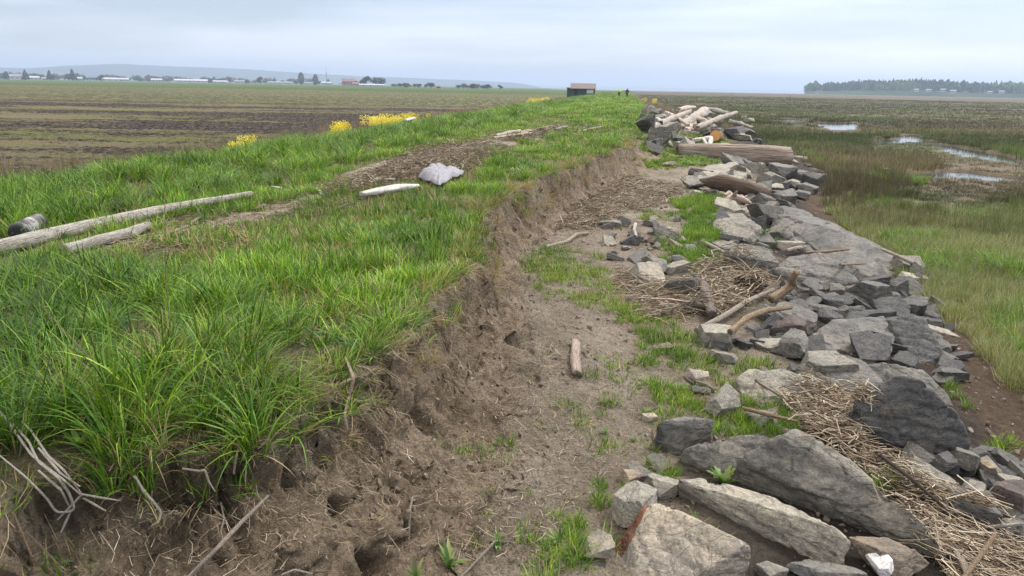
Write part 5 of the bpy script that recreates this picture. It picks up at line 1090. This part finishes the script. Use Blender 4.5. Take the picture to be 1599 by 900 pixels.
for i, (px, py, k, s, lab) in enumerate([(700, 888, 2, 1.25, 'bright green rosette of long leaves at the bottom centre'), (775, 852, 0, .7, 'flat dull rosette at the end of the bent reed stem'), (875, 850, 2, .95, 'upright leafy clump above the bottom edge beside the mud'),
        (1128, 758, 1, 1.15, 'jagged-leaved dandelion-like weed between the leaning slab and the long slab'), (1068, 692, 1, .8, 'leafy weed right of the dark flat-topped block'), (1222, 530, 0, .9, 'small round-leaved plant on the rocks left of the puddle'),
        (990, 690, 0, .6, 'small leafy seedling on the mud below the dark block'), (945, 678, 0, .6, 'lone low seedling in the middle of the mud'), (1385, 757, 2, .8, 'green plant sprouting out of the reed strip'), (125, 700, 0, 1.1, 'little round-leaved plant among the dead branches'),
        (1190, 379, 2, 1.6, 'star-shaped green tuft of leaves above the wrinkled boulder'), (1060, 612, 1, .7, 'leafy weed in the grass above the dark block'), (1010, 870, 1, .7, 'leafy weed at the left of the tan triangular boulder'), (1400, 735, 0, .6, 'small green sprout under the dark speckled boulder'),
        (650, 905, 2, .9, 'broad leaf poking in at the bottom edge left of centre'), (1215, 640, 0, .7, 'round-leaved weed under the pale streaked slab')]):
    g = G(px, py); o = link('leafy_weed', PL[k]); z = max(float(land(g[:1], g[1:2])[0]), surf(g[0], g[1])[0] if i in (5, 8, 10) else -9); o.location = (g[0], g[1], z); s *= .72; o.scale = (s, s*.9, s); o.rotation_euler = (.15*math.sin(i*2), .2*math.cos(i*3), i*1.3); tag(o, lab, 'weed')

# yellow mustard
def mustard(seed):
    r = np.random.default_rng(seed); parts = [blades(14, .10, .45, .85, .008, .16, .2, cmix((.12, .2, .05), (.16, .24, .07)), 4, seed)]
    n = 110; a = r.uniform(0, 6.283, n); rr = .17*np.sqrt(r.random(n)); z = r.uniform(.62, .9, n)-rr*.4; s = r.uniform(.010, .022, n)
    V = np.zeros((n, 6, 3)); c = np.stack([rr*np.cos(a), rr*np.sin(a), z], 1)
    for k, d in enumerate(((1, 0, 0), (0, 1, 0), (-1, 0, 0), (0, -1, 0), (0, 0, .8), (0, 0, -.8))): V[:, k] = c+np.array(d)*s[:, None]
    b = np.arange(n)[:, None]*6; f = np.concatenate([np.stack([b[:, 0]+i, b[:, 0]+j, b[:, 0]+4, b[:, 0]+4], 1) for i, j in ((0, 1), (1, 2), (2, 3), (3, 0))]+[np.stack([b[:, 0]+j, b[:, 0]+i, b[:, 0]+5, b[:, 0]+5], 1) for i, j in ((0, 1), (1, 2), (2, 3), (3, 0))])
    v, fq, cc = parts[0]; tri = []
    C = np.vstack([cc, np.tile([.85, .74, .03], (n*6, 1))]); V = np.vstack([v, V.reshape(-1, 3)]); me = bpy.data.meshes.new('mustard_plant')
    faces = [tuple(x) for x in fq]+[tuple(x[:3]+len(v)) for x in f]; me.from_pydata([tuple(x) for x in V], [], faces); me.materials.append(M_LEAF); ca = me.color_attributes.new('col', 'FLOAT_COLOR', 'POINT'); c4 = np.ones((len(V), 4), np.float32); c4[:, :3] = C; ca.data.foreach_set('color', c4.ravel()); me.update(); return me
MU = [mustard(700+i) for i in range(4)]
for (x0, y0, x1, y1, n, wd, lab, grp) in [(582, 180, 655, 176, 30, .9, 'yellow flowering mustard plant in the longest bright row at the foot of the dike', 'long mustard row'), (520, 190, 543, 187, 8, .5, 'yellow mustard plant in the small clump left of the long row', 'small mustard clump'),
        (362, 212, 392, 210, 8, .4, 'yellow mustard plant in the leftmost clump by the ploughed field', 'leftmost mustard clump'), (826, 153, 855, 151, 16, 1.6, 'yellow mustard plant in the far clump left of the shed', 'far mustard clump'), (1005, 153, 1016, 152, 4, 1, 'small yellow mustard plant on the seaward side of the far dike', 'seaward mustard')]:
    for i in range(n):
        u = rnd.random(); px, py = x0+(x1-x0)*u, y0+(y1-y0)*u
        tt = -10.6 if px < 900 else 2.0
        # walk the sight line out to the dike foot at lateral position tt; the plant is as tall as that needs
        d = ray(px, py); k = np.geomspace(3, 300, 3000); s_, t_ = st(d[0]*k, d[1]*k); kk = k[int(np.argmin(np.abs(t_-tt)))]; dx = rnd.uniform(-wd, wd)*.5; x, y = d[0]*kk+dx, d[1]*kk+rnd.uniform(-wd, wd)
        z = float(land(np.array([x]), np.array([y]))[0]); o = link('mustard_plant', MU[rnd.randrange(4)]); sc_ = min(1.7, max(.45, (HC+d[2]*kk-z)/.88))*rnd.uniform(.78, 1.06)
        o.location = (x, y, z); o.scale = (sc_, sc_, sc_); o.rotation_euler = (0, 0, rnd.uniform(0, 6.3)); tag(o, lab, 'wildflower', grp)

# ------------------------------------------------------------------ the shed and the walkers
def boxv(x0, x1, y0, y1, z0, z1):
    return [(x0, y0, z0), (x1, y0, z0), (x1, y1, z0), (x0, y1, z0), (x0, y0, z1), (x1, y0, z1), (x1, y1, z1), (x0, y1, z1)], [(0, 3, 2, 1), (4, 5, 6, 7), (0, 1, 5, 4), (1, 2, 6, 5), (2, 3, 7, 6), (3, 0, 4, 7)]
def part(name, geo, m, parent=None, smooth=False):
    V, Fc = [], []; 
    for v, f in geo: b = len(V); V += v; Fc += [tuple(i+b for i in q) for q in f]
    me = bpy.data.meshes.new(name); me.from_pydata(V, [], Fc); me.materials.append(m); me.update(); return link(name, me, parent)
def gable(x0, x1, y0, y1, z0, z1, th=.12, axis='x'):
    if axis == 'x':
        ym = (y0+y1)/2; v = [(x0, y0, z0), (x1, y0, z0), (x1, ym, z1), (x0, ym, z1), (x1, y1, z0), (x0, y1, z0)]
    else:
        xm = (x0+x1)/2; v = [(x0, y0, z0), (x0, y1, z0), (xm, y1, z1), (xm, y0, z1), (x1, y1, z0), (x1, y0, z0)]
    lo = [(a, b, c-th) for a, b, c in v]; V = v+lo; Fc = [(0, 1, 2, 3), (3, 2, 4, 5), (9, 8, 7, 6), (11, 10, 8, 9), (0, 6, 7, 1), (5, 4, 10, 11), (0, 3, 9, 6), (3, 5, 11, 9), (1, 7, 8, 2), (2, 8, 10, 4)]; return V, Fc
M_GREENW = plain('green_boards', (.035, .075, .062), .7, .25, 3); M_ROOFR = plain('red_brown_roof', (.17, .13, .125), .7, .2, 2); M_GLASS = plain('pale_window', (.45, .5, .5), .25, .1, 3, .6); M_FRAME = plain('white_frame', (.6, .62, .6)); M_DOOR = plain('dark_door', (.02, .03, .03))
def shed():
    D = 205.; p = at_z(907, 149.5, 0); a = math.atan2(p[0], p[1]); x, y = math.sin(a)*D, math.cos(a)*D; k = D/F; z0 = HC-(149.5-138.8)*k-.5
    r = empty('shed', (x, y, z0), -a); w = 42*k; h = 12.0*k+.5
    part('wall', [boxv(-w/2, w/2, 0, 5, -1.2, h*.92)], M_GREENW, r); part('roof', [gable(-w/2+.9, w/2+.2, -.4, 5.4, h*.9, h+1.15)], M_ROOFR, r); part('lean_to_roof', [boxv(-w/2-.25, -w/2+.88, -.3, 4, h*.92+.01, h*.92+.14)], M_GREENW, r)
    f = part('window', [boxv(w/2-2.3, w/2-.5, -.05, .02, h*.45, h*.8)], M_FRAME, r); part('pane', [boxv(w/2-2.2, w/2-1.45, -.07, -.052, h*.49, h*.77), boxv(w/2-1.35, w/2-.6, -.07, -.052, h*.49, h*.77)], M_GLASS, f)
    part('door', [boxv(-w/2+2, -w/2+3, -.05, .02, 0, h*.75)], M_DOOR, r); part('rail', [boxv(w/2+.0, w/2+3, 0, .1, h*.3, h*.36), boxv(w/2+2.9, w/2+3, 0, .1, -1.2, h*.36)], M_GREENW, r)
    tag(r, 'dark green wooden shed with a red-brown roof beside the far end of the dike', 'shed')
shed()
def skin_body(name, chains, m, parent, lvl=1):
    me = bpy.data.meshes.new(name); V, E, R = [], [], []; idx = {}
    for ch in chains:
        prev = None
        for (p, r) in ch:
            if p not in idx: idx[p] = len(V); V.append(p); R.append(r)
            if prev is not None: E.append((prev, idx[p]))
            prev = idx[p]
    me.from_pydata(V, E, []); me.materials.append(m); o = link(name, me, parent); md = o.modifiers.new('skin', 'SKIN'); o.data.skin_vertices[0].data[0].use_root = True
    for i, r in enumerate(R): o.data.skin_vertices[0].data[i].radius = (r, r)
    md.use_smooth_shade = True; o.modifiers.new('sub', 'SUBSURF').levels = lvl; o.modifiers['sub'].render_levels = lvl; return o
def person(px, D, jacket, trousers, hair, label, lean):
    p = at_z(px, 150, 0); a = math.atan2(p[0], p[1]); x, y = math.sin(a)*D, math.cos(a)*D; r = empty('person', (x, y, float(land(np.array([x]), np.array([y]))[0])-.02), -a)
    sk = plain('skin', (.45, .28, .2)); pel = (0, 0, .95); ch = (0, .05, 1.32); nk = (0, .05, 1.5)
    legs = [[(pel), (s*.1, 0, .88), (s*.12, lean*s*.12, .48), (s*.12, lean*s*.2-.03, .08), (s*.13, lean*s*.2+.12, .04)] for s in (-1, 1)]
    rl = [.14, .10, .07, .045, .04]; arms = [[ch, (s*.2, .04, 1.40), (s*.27, .0, 1.13), (s*.25, .10, .88), (s*.25, .13, .80)] for s in (-1, 1)]; ra = [.15, .075, .05, .035, .03]
    full = [[(pel, .14), (ch, .15), (nk, .06), ((0, .06, 1.6), .09), ((0, .06, 1.70), .085)]]+[[(q, k) for q, k in zip(l, rl)] for l in legs]+[[(q, k) for q, k in zip(l, ra)] for l in arms]
    skin_body('body', full, sk, r)
    up = [[(pel, .175), (ch, .19), ((0, .05, 1.46), .10)]]+[[(q, k+.03) for q, k in zip(l[:4], ra)] for l in arms]; skin_body('jacket', up, jacket, r)
    skin_body('trousers', [[(q, k+.025) for q, k in zip(l[:4], rl)] for l in legs], trousers, r)
    skin_body('hood', [[((0, .04, 1.52), .11), ((0, .03, 1.66), .125), ((0, .04, 1.74), .08)]], hair, r); tag(r, label, 'person'); return r
dk = plain('dark_cloth', (.02, .018, .022)); hv = plain('hi_vis_cloth', (.55, .85, .03), .6, .1); 
person(966.5, 150, hv, dk, hv, 'walker in a hi-vis yellow jacket on the far dike', 1)
person(979, 148, dk, dk, plain('brown_hood', (.05, .03, .025)), 'walker in dark clothes on the far dike', -1)

# ------------------------------------------------------------------ far trees, houses, hills
def tree_meshes(kind, seed):
    r = np.random.default_rng(seed); n = 420
    if kind == 'conifer': z = r.random(n)**1.3; rad = .24*(1-z)+.02; a = r.uniform(0, 6.28, n); rr = rad*np.sqrt(r.uniform(.3, 1, n)); c = np.stack([rr*np.cos(a), rr*np.sin(a), .12+z*.86], 1); s = .05*(1.2-z*.7); cf = cmix((.03, .055, .03), (.045, .07, .035), (.025, .04, .025))
    elif kind == 'poplar': z = r.random(n); rad = .14*np.sin(np.pi*np.clip(z*.9+.08, 0, 1))**.6; a = r.uniform(0, 6.28, n); c = np.stack([rad*np.cos(a), rad*np.sin(a), .1+z*.9], 1); s = np.full(n, .05); cf = cmix((.09, .12, .05), (.12, .14, .06))
    else:
        cl = r.normal(0, .15, (9, 3)); cl[:, 2] = r.uniform(.32, .8, 9); k = r.integers(0, 9, n); v = r.normal(size=(n, 3)); v /= np.linalg.norm(v, axis=1)[:, None]; c = cl[k]+v*.19*r.uniform(.5, 1, n)[:, None]; s = np.full(n, .055); cf = cmix((.05, .09, .025), (.08, .12, .035), (.035, .06, .025)) if kind == 'round' else cmix((.10, .11, .06), (.14, .13, .08))
    N = r.normal(size=(n, 3)); N /= np.linalg.norm(N, axis=1)[:, None]; T = np.cross(N, r.normal(size=(n, 3))); T /= np.linalg.norm(T, axis=1)[:, None]; B = np.cross(N, T); s = (s*r.uniform(.7, 1.4, n))[:, None]
    V = np.stack([c-T*s, c-B*s*.8, c+T*s, c+B*s*.8], 1).reshape(-1, 3); Fq = np.arange(n*4).reshape(-1, 4); cr = mesh_np('crown', V, Fq, M_LEAF, np.repeat(cf(r, n), 4, 0), smooth=False)
    v, f, g = tube([(0, 0, -.03), (0.01, 0, .3), (0, .01, .7)], [.03, .022, .008], 7, seed, .1); tr = mesh_np('trunk', v, f, M_TRUNK); return cr, tr
M_TRUNK = plain('bark', (.09, .07, .055))
TM = {k: [tree_meshes(k, i*10+s) for i in range(2)] for s, k in enumerate(('conifer', 'poplar', 'round', 'bare'))}
def dirpt(px, D, side=0):
    p = at_z(px, 200, 0); a = math.atan2(p[0], p[1]); return math.sin(a)*D, math.cos(a)*D
def tree(kind, px, D, hpx, wpx, label, group=None):
    x, y = dirpt(px, D); k = D/F; h = hpx*k; w = wpx*k; r = empty({'conifer': 'conifer_tree', 'poplar': 'poplar_tree', 'round': 'broadleaf_tree', 'bare': 'budding_tree'}[kind], (x, y, -.1)); cr, tr = TM[kind][rnd.randrange(2)]
    base_w = {'conifer': .5, 'poplar': .28, 'round': .72, 'bare': .72}[kind]
    for nm, me in (('crown', cr), ('trunk', tr)): o = link(nm, me, r); o.scale = (w/base_w, w/base_w, h)
    r.rotation_euler = (0, 0, rnd.uniform(0, 6)); tag(r, label, 'tree', group)
tree('round', 574, 1100, 16, 17, 'left one of two big round trees standing close together on the horizon'); tree('round', 594, 1100, 15, 21, 'right one of two big round trees standing close together on the horizon')
tree('poplar', 475, 1500, 17, 7, 'tall narrow poplar left of the radio mast'); tree('poplar', 497, 1500, 15, 6, 'slimmer poplar nearest the radio mast')
tree('round', 412, 1500, 11, 12, 'lone dark tree left of the poplars'); tree('conifer', 53, 1500, 13, 9, 'dark conifer right of the leftmost white house'); tree('conifer', 90, 1500, 13, 9, 'pointed conifer between two white houses at the far left')
tree('conifer', 125, 1500, 15, 11, 'tallest dark conifer of the far left farmsteads'); tree('round', 168, 1500, 9, 10, 'small dark tree left of the long pale barn')
tree('round', 118, 1500, 10, 8, 'round tree hugging the tallest conifer'); tree('round', 674, 900, 9, 14, 'broad dark bush standing alone right of the shrub row'); tree('round', 780, 900, 7, 9, 'last small round bush on the field horizon')
for i in range(26): tree(rnd.choice(['round', 'bare', 'bare']), rnd.uniform(612, 668) if i < 10 else rnd.uniform(715, 765), 950+rnd.uniform(-60, 60), rnd.uniform(4, 9), rnd.uniform(6, 12), 'small bush in the broken hedge right of the two big round trees' if i < 10 else 'tiny bush in the sparse far hedge before the last round bush', 'hedge bushes' if i < 10 else 'sparse hedge bushes')
for i in range(110):
    px = rnd.uniform(-60, 560); kd = rnd.choice(['round', 'bare', 'bare', 'bare', 'conifer']); tree(kd, px, rnd.uniform(1650, 2100), rnd.uniform(5, 10), rnd.uniform(7, 15), 'hazy %s among the distant farms, %s' % ({'round': 'leafy tree', 'bare': 'budding tree', 'conifer': 'conifer'}[kd], ['left of the pale barn', 'right of the pale barn', 'around the longest white barn', 'near the poplars'][int(min(3, max(0, (px+60)//155)))]), 'distant trees')
M_WALLS = [plain('pale_wall', (.42, .42, .40)), plain('cream_wall', (.5, .46, .38)), plain('red_wall', (.28, .12, .09)), plain('grey_wall', (.35, .36, .37))]; M_ROOFS = [plain('grey_roof', (.22, .22, .23)), plain('pale_roof', (.36, .38, .40)), plain('brown_roof', (.2, .12, .09))]; M_WIN = plain('dark_glass', (.03, .035, .04), .2)
def house(px, wpx, hpx, D, wi, ri, label, nm='house', cat='house', z0=0.0):
    x, y = dirpt(px, D); k = D/F; w, h = wpx*k, hpx*k; r = empty(nm, (x, y, z0), -math.atan2(x, y)); d = max(7, w*.45)
    part('wall', [boxv(-w/2, w/2, 0, d, -1, h*.62)], M_WALLS[wi], r); part('roof', [gable(-w/2-.5, w/2+.5, -.6, d+.6, h*.6, h, .2)], M_ROOFS[ri], r)
    for i in range(3): f = part('window', [boxv(-w*.35+i*w*.28, -w*.35+i*w*.28+1.6, -.08, .01, h*.22, h*.45)], M_WIN, r)
    tag(r, label, cat)
for a in [(41, 17, 7, 1500, 0, 0, 'leftmost white farmhouse with a grey roof'), (63, 15, 5, 1520, 0, 1, 'white low house right of the first conifer'), (83, 8, 4, 1520, 0, 0, 'tiny white house left of the pointed conifer'), (134, 8, 5, 1510, 0, 1, 'small white gable right of the tallest conifer'), (183, 25, 5, 1500, 1, 1, 'long pale barn left of centre among the far left farms'),
          (203, 12, 5, 1480, 0, 1, 'white shed with a bright roof beside the long pale barn'), (253, 13, 5, 1500, 3, 1, 'pale blue-grey building by itself'), (306, 42, 5, 1500, 0, 1, 'longest white greenhouse-like barn of the horizon'), (350, 18, 4, 1520, 3, 1, 'grey-white building right of the longest barn'), (380, 13, 5, 1500, 0, 0, 'small white house right of the grey-white building'),
          (402, 9, 6, 1520, 0, 0, 'little white house just left of the lone dark tree'), (436, 22, 4, 1550, 0, 0, 'low white house between the lone tree and the poplars'), (455, 12, 4, 1550, 1, 0, 'cream house before the poplars'), (486, 12, 4, 1560, 0, 0, 'white house between the poplars'), (513, 14, 5, 1560, 0, 1, 'white building at the foot of the radio mast'),
          (547, 18, 10, 1500, 2, 2, 'big red barn left of the two round trees'), (562, 16, 5, 1480, 2, 2, 'smaller red outbuilding beside the big red barn'), (583, 36, 4, 1050, 0, 1, 'long low white shed below the two round trees'), (685, 6, 4, 900, 2, 2, 'tiny red hut right of the broad dark bush')]:
    house(*a[:6], a[6], 'barn' if 'barn' in a[6] else 'house', 'barn' if 'barn' in a[6] else 'house')
def mast():
    x, y = dirpt(514, 1500); r = empty('radio_mast', (x, y, 0)); m = plain('mast_metal', (.25, .25, .26)); part('tower', [boxv(-.5, .5, -.5, .5, 0, 25)], m, r); part('aerial', [boxv(-.2, .2, -.2, .2, 25, 33)], m, r); tag(r, 'thin radio mast standing above the far houses', 'mast')
mast()
def ridge(nm, prof, D, depth, mat_c, seed, amp=3):
    """a hill range: prof = [(px, height in px)], D metres away"""
    k = D/F; pxs = np.linspace(prof[0][0], prof[-1][0], 260); n2 = 16; V = np.zeros((len(pxs), n2, 3)); hp = np.interp(pxs, [a for a, b in prof], [b for a, b in prof])
    for i, px in enumerate(pxs):
        p = at_z(px, 200, 0); a = math.atan2(p[0], p[1])
        for j in range(n2):
            u = j/(n2-1); R = D+depth*(u-.5); b = math.sin(math.pi*u)**.7; z = hp[i]*k*b; x, y = math.sin(a)*R, math.cos(a)*R; V[i, j] = (x, y, z)
    nz = fbm(V[..., 0]*.004, V[..., 1]*.004, seed=seed, octaves=5, gain=.6); V[..., 2] = np.where(V[..., 2] > .1, np.maximum(V[..., 2]*(1+.06*nz)+amp*nz*(V[..., 2] > 5), -1), -3)
    i = np.arange(len(pxs)-1)[:, None]*n2; j = np.arange(n2-1)[None, :]; Fq = np.stack([i+j, i+n2+j, i+n2+j+1, i+j+1], -1).reshape(-1, 4)
    m, t, p, o = new_mat(nm+'_cover'); set_p(p, .95, .1); pos = nd(t, 'ShaderNodeNewGeometry').outputs['Position']; t.links.new(ramp(t, noise(t, pos, .006, 8, .7), [(.35, tuple(c*.6 for c in mat_c)), (.65, tuple(c*1.5 for c in mat_c))]), p.inputs['Base Color'])
    tag(link(nm, mesh_np(nm, V.reshape(-1, 3), Fq, m)), kind='structure')
ridge('hills', [(-500, 14), (-200, 16), (0, 13), (60, 12), (120, 17), (190, 20), (260, 19.5), (340, 19), (420, 17), (500, 14), (560, 12), (640, 11), (720, 9.5), (800, 7), (826, 4), (840, 1), (850, 0)], 6500, 1800, (.035, .05, .03), 3)
ridge('far_hills', [(760, 0), (830, 3), (900, 3.2), (1000, 3.4), (1100, 3), (1180, 2.6), (1250, 2.2), (1300, 1)], 11500, 900, (.04, .05, .04), 5, 1)
IS = [(1248, 0), (1252, 5), (1262, 7), (1290, 7), (1310, 9), (1340, 11), (1400, 13), (1450, 13), (1480, 11), (1520, 10), (1560, 10), (1640, 11), (1800, 13), (2100, 12), (2300, 0)]
ridge('island', IS, 1900, 320, (.04, .06, .025), 8, 1)
def island_wood():
    C = bpy.data.collections.new('wood_tree'); k = 0
    for kd in ('conifer', 'conifer', 'round', 'bare'):
        cr, tr = TM[kd][k % 2]; m2 = cr.copy(); m2.materials.clear(); m2.materials.append(M_BLADE); o = bpy.data.objects.new('wood_tree_%02d' % k, m2); C.objects.link(o); k += 1
    n = 3400; px = RNG.uniform(1249, 2150, n); u = RNG.uniform(.10, .75, n); D = 1900+320*(u-.5); hp = np.interp(px, [a for a, b in IS], [b for a, b in IS]); a = np.array([math.atan2(*at_z(q, 200, 0)[:2]) for q in px]); z = hp*1900/F*np.sin(np.pi*u)**.7-1
    P = np.stack([np.sin(a)*D, np.cos(a)*D, z], 1); h = RNG.uniform(8, 17, n)*(1+.3*(RNG.random(n) < .04)); w = h*RNG.uniform(.7, 1.1, n)
    idx = RNG.choice([0, 1, 2, 3], n, p=[.4, .3, .18, .12]); tn = np.ones((n, 3))*RNG.uniform(.7, 1.3, (n, 1)); green = (fbm(px*.02, u*4, seed=4) > .12) & (u < .45); tn[green] *= np.array([2.2, 2.2, 1.2]); idx[green] = 2
    o = scatter_gn('wood', C, P, rots(n, .02), np.stack([w, w, h], 1), tn, 4, 'mixed conifer wood covering the low headland across the marsh', 'wood'); o.data.attributes['idx'].data.foreach_set('value', idx.astype(np.int32))
island_wood()
for (px, w, h, dz, lab) in [(1421, 7, 4, 9, 'white house on the wooded headland, nearest the middle of it'), (1440, 9, 3, 10, 'pale roofed house right of the white one on the wooded headland'), (1462, 8, 4, 10, 'grey house high on the wooded headland'), (1478, 9, 4, 8, 'pale wide house on the headland slope'), (1535, 8, 3, 8, 'house amid dark conifers on the headland'), (1553, 8, 4, 8, 'cream house towards the right end of the headland'), (1269, 3, 2, 0, 'tiny white hut on the headland shore')]:
    house(px, w*.7, h*.85, 1745, 0 if 'white' in lab else 3, 0, lab, z0=dz)
# fence posts / snags on the marsh
m_post = plain('grey_post', (.12, .1, .09))
for (px, D, h, lab) in [(1460, 260, 1.4, 'single dark post far out in the marsh'), (1224, 300, 1.0, 'dark snag on the marsh left of the headland'), (1228, 300, 1.6, 'twin snag beside the dark one'), (1138, 500, 2.0, 'small dark snag on the marsh horizon')]:
    x, y = dirpt(px, D); wood('marsh_post', [([np.array([x, y, -.2]), np.array([x+.1, y, h])], [.12, .08])], (.12, .1, .09), lab, 'post', px)

# ------------------------------------------------------------------ the air
def haze():
    m = bpy.data.materials.new('haze'); m.use_nodes = True; t = m.node_tree; t.nodes.clear(); out = nd(t, 'ShaderNodeOutputMaterial'); v = nd(t, 'ShaderNodeVolumePrincipled')
    v.inputs['Color'].default_value = (.62, .78, 1.0, 1); v.inputs['Density'].default_value = 0.00022; v.inputs['Anisotropy'].default_value = .2; t.links.new(v.outputs[0], out.inputs['Volume'])
    o = part('haze', [boxv(-15000, 15000, -2000, 15500, -4.2, 190)], m); tag(o, kind='stuff', label='pale blue haze softening the distant hills', cat='haze')
haze()
